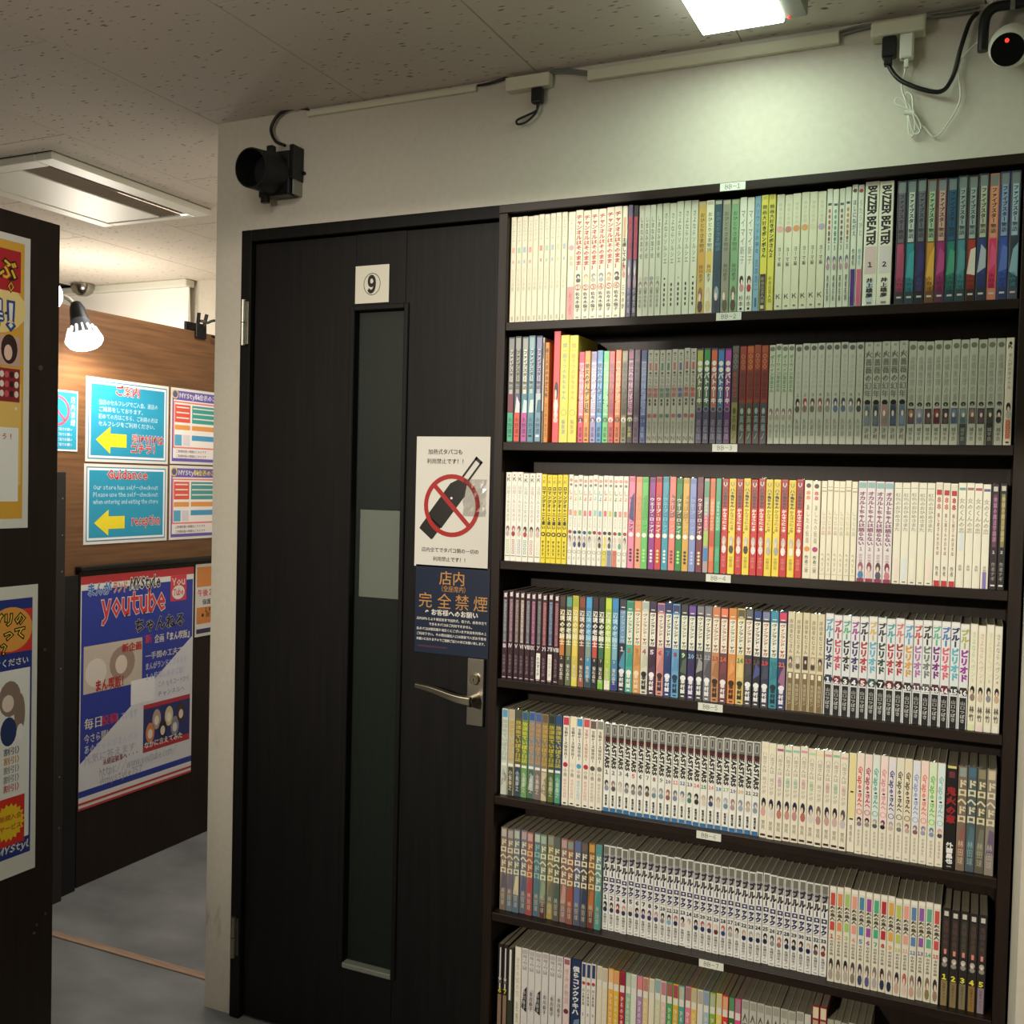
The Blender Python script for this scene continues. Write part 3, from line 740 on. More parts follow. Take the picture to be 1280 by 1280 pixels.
b = MB(); y = L1 - .0008; RD2 = ink('d8404a')
outlined(b, 'まんが', .080, H * .918, .048, y, ink('3c7ac8'), WH, .11); outlined(b, 'ランド', .175, H * .920, .044, y, ink('d87a4a'), WH, .07)
outlined(b, 'MYStyle', .295, H * .925, .052, y, K, WH, .15, skew=.2, bold=.045, ob=.10)
outlined(b, 'youtube', .245, H * .815, .105, y, RD2, WH, .31, ob=.06, bold=.03)
b.text('You', .467, H * .92, .036, y, WH, bold=.02); b.text('Tube', .467, H * .872, .032, y, RD2, bold=.02, width=.055)
outlined(b, 'ちゃんねる', .375, H * .728, .056, y, K, WH, .26, ob=.05)
b.text('新', .315, H * .670, .036, y, RD2, bold=.03); b.text('企画『まん喫飯』', .445, H * .665, .034, y, WH, bold=.03, width=.20)
for i, s_ in enumerate(('一手間の工夫で', 'まんがランドＬＩＦＥを', '１０倍楽しめるご飯！')):
    b.text(s_, .30, H * (.595 - .048 * i), .028, y, WH if i < 1 else ink('c9cde6'), 'l', bold=.02, width=.22)
b.text('まん喫飯！', .14, H * .50, .044, y, ink('b83030'), bold=.04, width=.15); b.text('新企画', .235, H * .650, .032, y, ink('b83030'), bold=.05)
for i, s_ in enumerate(('この ＱＲコードから', 'チャンネルへ')):
    b.text(s_, .365, H * (.455 - .045 * i), .024, y, ink('8f93b0'), 'l', width=.17)
b.text('毎日', .02, H * .345, .042, y, WH, 'l', bold=.03); b.text('投稿', .095, H * .345, .038, y, RD2, 'l', bold=.03); b.text('しています', .165, H * .345, .034, y, ink('b9bccd'), 'l', width=.1)
for i, s_ in enumerate(('今さら聞けないことを', 'あのきゃらがまんがの', '元気に答えます')):
    b.text(s_, .02, H * (.285 - .045 * i), .034, y, [WH, ink('cfd3e6'), ink('b9bccd')][i], 'l', width=.25, bold=.01)
b.text('未経証歓事へ・・・', .105, H * .168, .024, y, ink('8c2230'), 'l', bold=.02, width=.17)
b.text('なかに言えてみた', .40, H * .185, .026, y - .0002, WH, bold=.03, width=.2)
b.text('https://www.youtube.com/', .09, H * .120, .040, y, ink('a8aab4'), 'l', width=.38); b.text('@mystyle757', .09, H * .070 + .010, .036, y, ink('a8aab4'), 'l', width=.2)
b.build('poster_lettering', o)
o, W, H = side_sheet('opening_poster', XQ + .0010, 1.128, 1.38, .792, 1.078, 'white and orange notice beside the youtube poster', 'poster')
b = MB(); b.rect(.008, W, H - .105 + .015, H - .012, L1, ink('d98a45')); b.rect(.008, W, .05, .115, L1, ink('d98a45')); b.rect(.008, W, .012, .03, L1, ink('2b2f55'))
b.build('poster_print', o)
b = MB(); b.text('午後２２時から', .012, H - .125, .030, L1 - .0002, RD2, 'l', bold=.03); b.text('保護者同伴', .04, H - .160, .024, L1 - .0002, K, 'l', bold=.02); b.text('１８歳未満', .05, H - .190, .022, L1 - .0002, K, 'l', bold=.02); b.text('※身分証', .035, .075, .024, L1 - .0002, K, 'l', bold=.02)
b.build('poster_lettering', o)

# ------------------------------------------------------------------ corridor lamps
def par_lamp(X, base, face, label):
    """LED reflector lamp: socket, finned heat sink, bright face; base and face are the axis ends"""
    b0, f0 = Vector(base), Vector(face); d = (f0 - b0).normalized(); ln = (f0 - b0).length
    t = empty('reflector_lamp', tuple(b0), label=label, cat='lamp', group='clamp lamps over the corridor partition')
    r = lambda k: d * (ln * k)
    MB().tube([r(-.1), r(.05), r(.42)], [.016, .024, .030], M_BLACK, 20).build('socket', t)
    MB().tube([r(.42), r(.62), r(.93)], [.031, .036, .052], mat('lamp_grey', '4a4d52', .4), 24).build('reflector_body', t)
    u = d.cross(Vector((0, 0, 1))).normalized(); v = d.cross(u)
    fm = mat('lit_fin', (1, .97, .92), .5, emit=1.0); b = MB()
    for k in range(16):
        a = 2 * math.pi * k / 16; e = u * math.cos(a) + v * math.sin(a); s_ = e.cross(d) * .0028
        q = [r(.66) + e * .036, r(.93) + e * .050, r(.93) + e * .058, r(.66) + e * .046]
        b.add([p + s_ for p in q] + [p - s_ for p in q], [(0, 1, 2, 3), (7, 6, 5, 4), (0, 4, 5, 1), (1, 5, 6, 2), (2, 6, 7, 3), (3, 7, 4, 0)], fm)
    b.build('cooling_fins', t, label='glowing cooling fins')
    MB().tube([r(.94), r(1.0)], [.058, .054], mat('lamp_face', (1, .98, .94), .5, emit=12), 28).build('lamp_face', t, label='bright lamp face')
    return t
q0, q1 = at(96, 384, 0, -1.76), at(106, 428, 0, -1.70)
lp = par_lamp(-1.74, q0, q1, 'lit reflector lamp clamped over the partition, facing down')
lo = Vector(q0)
b = MB(); b.tube(arc([(0, 0, -.01), (-.02, -.005, .02), (-.05, -.01, .035), (-.085, -.01, .02)], 5), .007, mat('lamp_arm', 'c9c2b0', .4), 10); b.build('clamp_arm', lp)
b = MB(); b.box(XW - .052 - lo.x, XW + .010 - lo.x, -.035, .012, 1.9855 - lo.z, 2.000 - lo.z, M_BLACK, .002); b.build('clamp', lp)
q0, q1 = at(40, 350, 0, -1.74), at(56, 374, 0, -1.66)
q0 = q1 + (q0 - q1) * 2.2
lp = par_lamp(-1.7, q0, q1, 'second lit lamp mostly hidden behind the poster panel')
# black clip at the partition's top
q = at(254, 408, 0, XW + .02)
t = empty('lamp_clip', (XW, q[1], 1.986), label='black spring clip gripping the partition top edge', cat='clip')
zz = q[2] - 1.986
b = MB(); b.box(.002, .012, -.028, .030, zz - .045, zz + .010, M_BLACK, .002); b.box(-.052, -.042, -.028, .030, -.05, .04, M_BLACK, .002); b.box(-.046, .006, -.02, .02, .001, .012, M_BLACK, .002); b.build('jaw', t)
b = MB(); b.tube([(.007, -.016, zz), (.016, -.02, zz + .05)], .007, M_BLACK, 8); b.tube([(.007, .018, zz), (.016, .024, zz + .05)], .007, M_BLACK, 8)
b.tube([(.012, -.012, zz + .02), (.012, .015, zz + .022)], .006, M_STEEL, 8); b.build('spring_arms', t)
b = MB(); b.tube(arc([(.012, .026, zz + .016), (.03, .055, zz + .030), (.04, .085, zz + .01), (.03, .085, zz - .035), (.02, .05, zz - .03)], 6), .005, M_CABLE, 8); b.build('cable_loop', t)
# bright white screen box on the far side and small chrome dome
yf = 1.80
a_, c_ = at(120, 362, 1, yf), at(236, 351, 1, yf)
t = empty('roller_screen', (c_[0], yf, 0), label='white roller screen hanging beyond the corridor partition', cat='screen')
MB().box(-1.05, 0, 0, .003, 1.98, 2.315, mat('screen_cloth', 'efece6', .7)).build('screen_cloth', t)
MB().tube([(-1.05, .002, 1.975), (.004, .002, 1.975)], .012, M_WHITE, 12).build('bottom_bar', t)
MB().box(-1.05, .01, -.03, .03, 2.316, 2.3495, M_WHITE, .004).build('screen_case', t)
b = MB(); b.tube([(.006, -.002, 2.31), (.012, -.002, 2.15), (.024, -.002, 2.0)], .003, M_WHITE, 6); b.build('pull_cord', t)
MB().box(-3.6, XL + .6, 1.84, 1.90, 0, ZC, M_WALL).build('wall_far', kind='structure')
q = at(118, 366, 2, 2.33); q = q + V3(.05, -.12, 0)
t = empty('chrome_spotlight', (q[0], q[1], ZC), label='small chrome dome fitting on the ceiling beyond the partition', cat='lamp')
MB().tube([(0, 0, -.0005), (0, 0, -.02), (0, 0, -.045), (0, 0, -.06)], [.055, .055, .045, .02], mat('chrome', '9a958c', .2, 1), 24).build('dome', t)

# ------------------------------------------------------------------ bookshelf
ZS3, P_ = 1.26, .255
BD = [ZS3 + 3 * P_ - .003] + [ZS3 + (3 - r) * P_ for r in range(1, 9)]     # BD[r] = top of the board that carries row r
sh = empty('bookshelf', (0, 0, 0), label='tall dark brown wooden bookshelf packed with comics beside the door', cat='bookshelf')
TH = .018; XR = 1.006; DP = .1375
zt = 2.020
for x0 in (-.021, XR - .021):
    bevel(MB().box(x0, x0 + .021, 0, DP, 0, zt - TH - .0002, M_SHELFV).build('side_panel', sh), .0012)
bevel(MB().box(-.021, XR, -.001, DP, zt - TH, zt, M_SHELF).build('top_board', sh), .0012)
for r in range(1, 9):
    bevel(MB().box(.0004, XR - .0214, .0005, DP - .006, BD[r] - TH, BD[r], M_SHELF).build('shelf_board', sh), .0012)
MB().box(.0004, XR - .0214, DP - .005, DP, .02, zt - TH - .001, M_SHELFV).build('back_panel', sh)
MB().box(.0004, XR - .0214, .012, .024, 0, BD[8] - TH - .001, M_SHELF).build('plinth', sh)
for i, (x, y) in enumerate([(900, 231), (895, 395), (890, 559), (882, 721), (872, 884), (870, 1045), (873, 1208)]):
    z = (zt if i == 0 else BD[i]) - TH / 2
    x0 = float(at(x + 16, y + 5, 1, 0)[0])
    tg = MB(); tg.box(-.0245, .0245, 0, .0006, -.0075, .0075, mat('tag_paper', 'd9dccf', .4))
    o = tg.build('shelf_tag', None, (x0, -.0018, z), label='white shelf tag reading BB-%d' % (i + 1), cat='tag', group='white BB number tags on the shelf edges')
    b = MB(); b.text('BB-%d' % (i + 1), 0, -.0045, .0125, -.0001, ink('5a5c58'), width=.03, sx=1.25); b.build('tag_lettering', o)

# ------------------------------------------------------------------ comics
ROW = {1: 'top', 2: 'second', 3: 'third', 4: 'fourth', 5: 'fifth', 6: 'sixth', 7: 'seventh'}
YR = {1: 300, 2: 460, 3: 620, 4: 785, 5: 930, 6: 1080, 7: 1220}
ORD = 'first second third fourth fifth sixth seventh eighth ninth tenth eleventh twelfth thirteenth fourteenth fifteenth sixteenth'.split()
NUM = {2: 'two', 3: 'three', 4: 'four', 5: 'five', 6: 'six', 7: 'seven', 8: 'eight', 9: 'nine', 10: 'ten', 11: 'eleven', 12: 'twelve', 13: 'thirteen', 14: 'fourteen', 15: 'fifteen', 16: 'sixteen', 21: 'twenty one', 22: 'twenty two', 33: 'thirty three'}
RUN = []
UNIT = 'zero one two three four five six seven eight nine ten eleven twelve thirteen fourteen fifteen sixteen seventeen eighteen nineteen'.split()
def word(n):
    n = int(n)
    return UNIT[n] if n < 20 else ['twenty', 'thirty'][n // 10 - 2] + (' ' + UNIT[n % 10] if n % 10 else '')
def S_(row, x0, x1, n, desc, base, els, h=.186, d=.128, sb=.012, num=None, tilt=0, shuf=0):
    RUN.append(dict(row=row, x0=x0, x1=x1, n=n, desc=desc, base=base, els=els, h=h, d=d, sb=sb, num=num, tilt=tilt))
def pick(v, i):
    return v[i % len(v)] if isinstance(v, list) else v
K1, G1, W1, C1 = '1c1a1a', '8a8a80', 'f2f0e4', 'ede6cf'
exec_specs = []
# row 1 -------------------------------------------------------------
def row1():
    pc = ['e9a9a0', '9cc9a8', '9ab9d0', 'e79a90', 'eee6cc', 'e08a84', '9cc7ae', 'a9b4cc', 'c9cc98', 'a4b4c0']
    S_(1, 633, 709.5, 10, 'pale cream comic with small coloured title block', 'e0dac2', [('v', 'いとしのニーナ', .97, .76, 'a9a595', .5), ('b', .66, .71, pc, .6), ('b', .56, .59, pc, .4), ('v', 'いくえみ綾', .52, .30, 'c4c0ac', .4), ('b', .02, .06, 'b9b39c', .4)], .225, .14)
    S_(1, 710, 719.3, 1, 'cream comic with pink lower third', 'e9e3ca', [('b', .01, .31, 'e88f90', 1), ('v', 'ふたりの', .95, .78, 'b8b29c', .5), ('o', .67, .35, 'c99ab0'), ('v', '家路', .60, .50, 'b8b29c', .5), ('v', '作者', .27, .05, 'c46a6e', .4)], .226, .14)
    S_(1, 719.6, 777.5, 6, 'cream comic with bold red title', 'e2ddc6', [('v', 'チャンネルはそのまま！', .96, .45, 'b02a28', .75, .03), ('f', .34, .42, ['2a2c34', 'b9a070', '8d8f86', '6d7a86', 'b98a68', '24242a'], ['3a3c44', 'd9c9a0', 'a9aba0', '8d9aa6', 'c9a084', '34343a']), ('q', .295, .40, 'b02a28'), ('n', '123456', .275, 'b02a28', .62), ('v', '佐々木倫子', .255, .07, K1, .6, .02), ('b', .015, .03, G1, .5)], .226, .14, num='123456')
    S_(1, 778, 784.3, 1, 'cream comic with black title and orange patch', 'e8e2cc', [('b', .72, .90, 'd9a070', .6), ('v', '主婦してみた', .72, .46, K1, .7, .03), ('f', .36, .48, 'b8323a', 'd98a80'), ('v', '三つのか', .30, .08, K1, .55)], .2265, .14)
    S_(1, 784.6, 797.4, 2, 'dark purple comic with crimson title', ['5a5272', '17161b'], [('b', .52, .90, 'b03048', .9), ('v', '人形の国ノ', .88, .54, '8d1f38', .6), ('f', .26, .52, '9a98ae', 'a98aa0'), ('b', .0, .25, ['3a3466', '1c1a20'], 1), ('v', '作者弐瓶', .26, .04, 'a9a3b9', .5)], .2265, .14)
    S_(1, 798, 827.2, 4, 'greyish white comic with small pencil script', 'd3d3c0', [('v', 'しまなみ誰そ彼', .90, .52, '6a6a62', .5), ('o', .34, .38, ['c9c4b0', 'b9b8b0', '9fa09a', 'c0bca8']), ('f', .22, .32, '8a867a', 'aaa698'), ('v', '鎌谷悠希', .24, .08, '77776c', .5)], .224, .14)
    S_(1, 827.6, 872, 5, 'pale green grey comic with dotted author name', 'd2d4be', [('v', 'さよならソルシエ', .92, .46, '75766a', .5), ('v', '●●●●●', .30, .08, '2c2c28', .3), ('o', .33, .14, ['2a2a28', 'd2d4be', 'a9a98e', 'd2d4be', '4a4a44'])], .225, .14)
    S_(1, 872.4, 923.5, 5, 'comic with handwritten title and gentleman drawing', ['c9a85a', 'dcdcc0', '2c4a5a', '8f8f7c', '7fa87c'], [('b', .96, .99, 'bcb89c', .9), ('v', 'おひとりさま物語', .90, .54, ['6a5430', '6f6a3c', '56788a', '5a5a4c', '46683f'], .6), ('b', .36, .55, ['c99a48', 'd9b860', '2a4452', '87877a', '7ba078'], .9), ('v', '谷川史子', .44, .28, '3a3a34', .5), ('f', .02, .24, ['8a6a50', 'd9c8a8', '9aa0a4', '8a8a76', '6a5a48'], ['4a3a34', 'd3b98a', '2a3038', '54543f', '54403a'])], .221, .14)
    S_(1, 924, 942.3, 2, 'white comic with grey script and red dress', 'd9dccb', [('v', 'マイマイ新子', .90, .42, '84867a', .6), ('f', .18, .32, '3a2c2c', ['c08a90', 'a83444']), ('v', '杉本', .15, .05, '44443f', .6), ('b', .02, .04, K1, .4)], .221, .14)
    S_(1, 942.7, 950.6, 1, 'light blue comic with navy title', '7ea6bd', [('v', 'ハリウッドの神々', .95, .50, '2f4a66', .6), ('v', '吉本浩二', .46, .18, '44607a', .5), ('b', .04, .12, '44607a', .4)], .223, .14)
    S_(1, 951, 968.9, 2, 'yellow comic with black title', ['d8cf54', 'd6ce58'], [('b', .96, .99, 'b8b048', .7), ('v', ['映画大好きポンポさん', '映画大好きポンポさん２'], .92, .46, K1, .65, .02), ('b', .0, .32, ['38302c', 'd6ce58'], 1), ('v', '杉谷庄吾人間', .30, .07, ['a9a590', '4a4620'], .5), ('b', .02, .05, 'c9c6b0', .6)], .221, .14)
    S_(1, 969.6, 1032, 6, 'plain cream comic with round colour spot', 'd5d4b8', [('v', '神様の横顔', .93, .74, 'b9b79c', .4), ('o', .70, .42, ['dda0a0', 'b98078', 'd0905c', 'cf9a5c', 'd0c9a4', 'a59ab0']), ('v', 'ヨーマ編', .55, .38, '55564c', .4), ('n', 'K', .10, '4a4a42', .8), ('b', .03, .045, '7a7a6c', .4)], .220, .14)
    S_(1, 1032.4, 1063, 4, 'white comic with many tiny coloured figures', 'd3d7c4', [('b', .86, .88, '4a4a46', .8), ('v', '●●●●●●', .84, .56, ['b05a52', '5a9a86', '7a5a6a', 'c07a48'], .5), ('v', '１２３', .66, .48, '34343a', .5), ('f', .32, .44, '6a6a80', 'b08a94'), ('v', '著者名前', .28, .06, '3c3c3c', .4)], .222, .14)
    S_(1, 1063.4, 1078.8, 2, 'white comic with solid coloured foot band', 'd8dccb', [('o', .95, .36, ['5a4440', 'a9403c']), ('v', ['ほしにねがえ', 'うたうひと'], .88, .58, ['3a3a40', '9a9a92'], .6), ('b', .01, .31, ['4a2f7c', 'c9607e'], 1), ('v', '作者名', .48, .34, ['2a2c38', '5a9aa8'], .5)], .226, .14)
    S_(1, 1079.8, 1116, 2, 'thick cream volume titled BUZZER BEATER', 'e3e2cf', [('r', 'BUZZER BEATER', .965, .49, '24211f', .60, .045), ('b', .26, .48, ['d6c0bb', 'd9cfcb'], .9), ('b', .04, .2, ['bfd0d6', 'dfe0d2'], .5), ('n', '12', .315, '24211f', .9, .04), ('v', '井上雄彦', .23, .07, '24211f', .5, .03), ('b', .02, .035, '8a8a80', .4)], .2285, .15, num='12')
    lo = ['b04a68', '2f8a94', '2e2a5c', 'c08a34', '9a2c6c', '2a7a6c', '4a8a94', 'a83a30', '32407c', 'd8386c', '3a55a8', '33404f']
    up = ['6a6470', 'bfc9bf', '6a6c74', '9fbf9c', 'c9a594', '2a5a7c', '9aa8a8', '9fb0b0', 'b9bfa4', 'e0a07c', '90a8c8', 'a8c4d4']
    S_(1, 1120, 1277, 12, 'tall fantasy volume with boxed vertical title', [a for a in ['34343c', '2a4048', '22222e', '6a4a2c', '5a3048', '22404c', '2e4448', '3a2824', '2a3244', 'd88a70', '2e3c68', '4a4f5c']],
       [('b', .90, .985, '7c8a88', .85), ('b', .50, .90, up, .72), ('v', 'ファイブスター物語', .89, .53, '26282a', .50, .02), ('b', .10, .49, lo, .8), ('d', .22, .42, ['a04a64', '3f9aa0', '38346a', 'd8a848', 'b04a84', '4a9a7c', '57949a', 'd8d0c4', 'aeb8c4', 'e05a88', '5a74c0', '8fb4c4']), ('v', '永野護', .22, .10, ['5a2038', '1c4a50', '4a4674', '6a4418', '5a1a40', '184a44', '20484c', '5a1c18', '283058', '8a1c3c', '22347c', '3a8090'], .6), ('b', .05, .065, 'c9c9c4', .6)], .224, .15)
row1()
# row 2 -------------------------------------------------------------
def row2():
    S_(2, 632.5, 678, 5, 'tall dark fantasy volume with boxed title', ['3c3c3e', '33353c', '55606a', '4a7a8c', '262a4c'], [('b', .88, .985, ['8a8e8c', '9a9c94', 'a4a8a4', '9ab4bc', '8c8cac'], .85), ('b', .46, .88, ['b9b4b0', '9a9a90', 'dcdccc', 'a9c4c8', 'b0a8c8'], .62), ('v', 'ファイブスター物語', .87, .50, '1c1e20', .5, .02), ('b', .28, .46, ['7a3040', '56547c', '4a8c9c', '6a9aa8', 'b9c9d0'], .85), ('d', .20, .40, ['7a3040', 'd9d9e0', 'd0dde4', 'd3dfdd', '44708c']), ('b', .01, .28, ['3fae84', 'e04f3c', 'c455a0', '5a90a4', '7a9cb0'], .95), ('v', '永野護', .24, .08, ['1f5a44', '7a2418', '5a1c4c', '24546c', '23406c'], .6), ('b', .05, .07, ['2f7a5c', 'a83a2a', '8c3a74', '101418', 'e4e8ea'], .6)], .226, .15)
    S_(2, 678.3, 680.4, 1, 'white spined volume wedged behind the orange book', 'cfcfbf', [('b', .80, .95, '5a5c58', .8), ('b', 0, .3, '141416', 1)], .222, .15, sb=.012)
    S_(2, 680.8, 686.4, 1, 'slim orange book leaning against red book', 'd8893c', [('v', '極主夫道の本だな帳', .95, .45, '3a2416', .7, .02), ('v', 'はじめての手引', .40, .05, '5a3418', .4)], .212, .13, tilt=.026)
    S_(2, 691.5, 700.2, 1, 'tall coral red book with drawn girl', 'dc5058', [('f', .27, .55, '2c2424', 'e8dcd4'), ('f', .18, .28, 'e8dcd4', 'e8c0b8')], .234, .15)
    S_(2, 700.6, 723, 2, 'tall bright yellow book with pale blue title', 'e6da58', [('v', '僕一冊うつのおもちゃん', .93, .40, ['7a98a0', 'd0a040'], .5), ('q', .28, .34, 'b8b048'), ('v', '編集部', .22, .08, ['8aa4a8', 'b8a860'], .4)], .224, .14)
    bc = ['d8406c', 'e0943c', 'a494c4', '3f8cc4', '5ac474', 'c43a44', 'dc7038', '8a8464', '221c20', '6a5064', '4a5c94']
    S_(2, 723.6, 809, 11, 'comic with patterned title strip and round number', bc, [('b', .90, .98, ['c83a68', 'e0a040', '8c80a8', '3c80b0', '4ad068', 'b83440', 'e87c3c', '9a9478', 'a03c74', '5c4a58', '3c5488'], 1), ('b', .30, .88, ['ecc0cc', 'e8b860', 'e4dcec', '6aa8dc', 'a4e0ac', 'b03440', 'ecb48c', '4c4638', 'dca4c4', '4a3844', 'a4b0d0'], .9), ('v', '彼女のやんデレ日和', .87, .32, ['d9889c', '1c1410', 'b0a0b8', '12284c', '7cc088', '8a2030', 'e08a60', '1c1814', '8c4070', '2a2028', '7c8cb4'], .7, .03), ('s', .35, .80, '2a1c1e'), ('o', .250, .42, ['2a1c24', 'e0943c', '5a4c70', 'e8e8ea', '1c4a28', 'f0d8d0', '5a2c18', 'e8e4d0', 'd8d4a0', '9a8c98', '3c4c80']), ('n', ['1', '2', '3', '4', '5', '6', '7', '9', '11', '12', '13'], .225, ['f0e0e0', 'f0d8a0', 'f0ecf4', '24507c', '5ac474', 'b02c34', 'e89060', '4a4430', '1c1a10', '5a4454', '9ca8cc'], .5, .03), ('v', '双龍', .18, .06, ['8c2848', '9c5c20', '6c5c88', '184468', '2c8444', '7c1c28', '9c4418', '48442c', 'd8cc70', '403040', 'b0bcdc'], .55), ('b', .02, .04, '2c2a2c', .5)], .189, .128, num=['1', '2', '3', '4', '5', '6', '7', '9', '11', '12', '13'])
    rc = ['a85450', 'b0504c', '5c7860', '4c6c5c', 'b05c54', '4c5484', 'a84c4c', 'b84c44']
    S_(2, 809.3, 871, 8, 'grey comic with red or green characters and diamond', 'b5b3a2', [('v', '●マンガ', .97, .88, '2c2a28', .45), ('b', .78, .86, rc, .5), ('v', '●でんでん', .77, .60, '2c2a28', .5), ('v', '物語', .60, .49, rc, .7, .03), ('v', '■■', .48, .40, '2c2a28', .4), ('o', .295, .34, rc), ('v', '作者名', .24, .10, '8c8a7c', .4), ('n', 'N', .03, '6a685c', .7)], .188, .12)
    S_(2, 871.3, 915, 5, 'violet footed comic with bright coloured head', ['4a4060', '3a4058', '4c3a50', '33405a', '5a2c64'], [('b', .78, .98, ['a8b040', '2f8c44', 'd0602c', '2c78b0', 'a83c98'], 1), ('b', .38, .78, ['6c7440', '3c6c4c', 'b0644c', '3c6c90', '8c3c7c'], 1), ('v', '●●バトゥーキ', .88, .42, 'dcdcd0', .75, .03), ('q', .36, .40, '9a989c'), ('v', '迫稔雄', .26, .04, '9a94a4', .6)], .187, .12)
    S_(2, 915.4, 961, 5, 'dark red comic with grey green foot', ['4c4a48', '8c3428', '9c4024', '8c3828', '94382c'], [('b', .93, .99, ['5c5c58', '8c3c28', 'b05c2c', '8c4428', '9c4c28'], 1), ('v', '〇〇〇', .92, .76, ['9c9484', 'c0884c', 'd09850', 'c08848', 'd0944c'], .6), ('b', .45, .75, ['5c3c34', '6c2824', '742c24', '6c2c28', '702824'], .9), ('v', '龍と苺のロ', .73, .47, ['a0483c', '441c18', '4c201a', '441c1a', '481c18'], .6), ('b', .0, .42, ['8c8448', '34443f', '38483c', '344444', '38484c'], 1), ('v', '●高橋ノ', .38, .04, ['3c4c24', '9cb0a0', 'a4b090', '94a8a8', '9cacb0'], .55)], .190, .12)
    S_(2, 961.4, 993.4, 4, 'pale comic with green lettering', 'c3c6b2', [('o', .96, .4, '6c7468'), ('v', 'ダーウィン事変エル', .90, .52, '5c8c50', .65, .02), ('f', .24, .36, '8c7078', 'b0a094'), ('v', '作者名', .20, .06, '8c8c80', .5)], .190, .12)
    S_(2, 993.8, 1080, 9, 'pale grey comic with number and ink drawing', 'bfc0b0', [('o', .955, .36, '5c5c54'), ('v', 'ダンジョンの中', .89, .55, 'a4a498', .45), ('n', '123456789', .475, '6c6a64', .45), ('f', .32, .46, ['2c2a2c', '9c4044', '4c4a40', '84584c', '6c6c68', '3c4c68', '3c4c60', '5c6468', '2c2c2c'], ['54524c', '8c6c68', '6c6a60', '9c7c6c', '8c8c88', '5c7090', '5a6c84', '8c9498', '4c4c4c']), ('v', '久井諒', .26, .08, '8c8c80', .45)], .190, .12)
    S_(2, 1080.6, 1135, 5, 'grey comic with brushed title over blue figure', 'b6b7a8', [('b', .96, .98, '8c8c80', .4), ('v', '火薔薇の幻年', .92, .46, '6a6a60', .8, .02), ('o', .41, .36, '1f1c1c'), ('b', .18, .39, ['7c8488', '5c6470', '9c8480', '4c5464', '6c7c90'], .9), ('f', .20, .38, ['5a646c', '3c4048', 'a8807c', '343c4c', '5c6c84'], ['7c8894', '6c7480', '8c7c7c', '4c5c74', '7c8ca4']), ('v', '沙村', .17, .05, '54544c', .5)], .189, .12)
    S_(2, 1135.4, 1256.8, 11, 'grey green comic with round crest and dark picture', 'bcbeae', [('o', .94, .36, '74745f'), ('v', '虚構推理の書', .86, .42, '9a9a8a', .55), ('o', .39, .30, '34342f'), ('n', ['1', '2', '3', '4', '5', '6', '7', '8', '9', '10', '11'], .37, 'b9bbab', .3), ('b', .20, .35, ['54444c', '8c8ca4', '4c3c40', '6c343c', '3c3438', '5c6c84', '6c7c80', '6c5c58', '443c44', '3a3a38', 'b0b2a4'], .98), ('f', .21, .34, ['b07c60', '9c9cb4', '5c484c', '8c4448', '504448', '7484a0', '849498', '8c7468', '5c5058', '54544c', '1c1c24'], ['6c4c54', '6c7084', '6c5458', '5c3038', '5c5054', '4c5c78', '54686c', '5c5050', '5c4c54', '44443c', '30343c']), ('b', .0, .20, ['bcbeae'] * 6 + ['3c4440'] + ['bcbeae'] * 2 + ['30302c', 'bcbeae'], 1), ('v', '城平京', .17, .04, ['4c4c44'] * 6 + ['9ca49c'] + ['4c4c44'] * 2 + ['a4a49c', '4c4c44'], .5)], .188, .12)
    S_(2, 1257.2, 1267.8, 1, 'cream comic with orange author box', 'e8ddc8', [('o', .95, .2, '2c2420'), ('n', 'K', .90, '2c2420', .6), ('v', 'まんがのタイトル', .86, .52, '9c948c', .5), ('f', .25, .40, '2c2424', 'c0b8b0'), ('b', .06, .24, 'e09070', .7), ('v', '□□□□', .23, .07, 'b04c30', .6), ('b', .02, .035, K1, .5)], .190, .12)
row2()
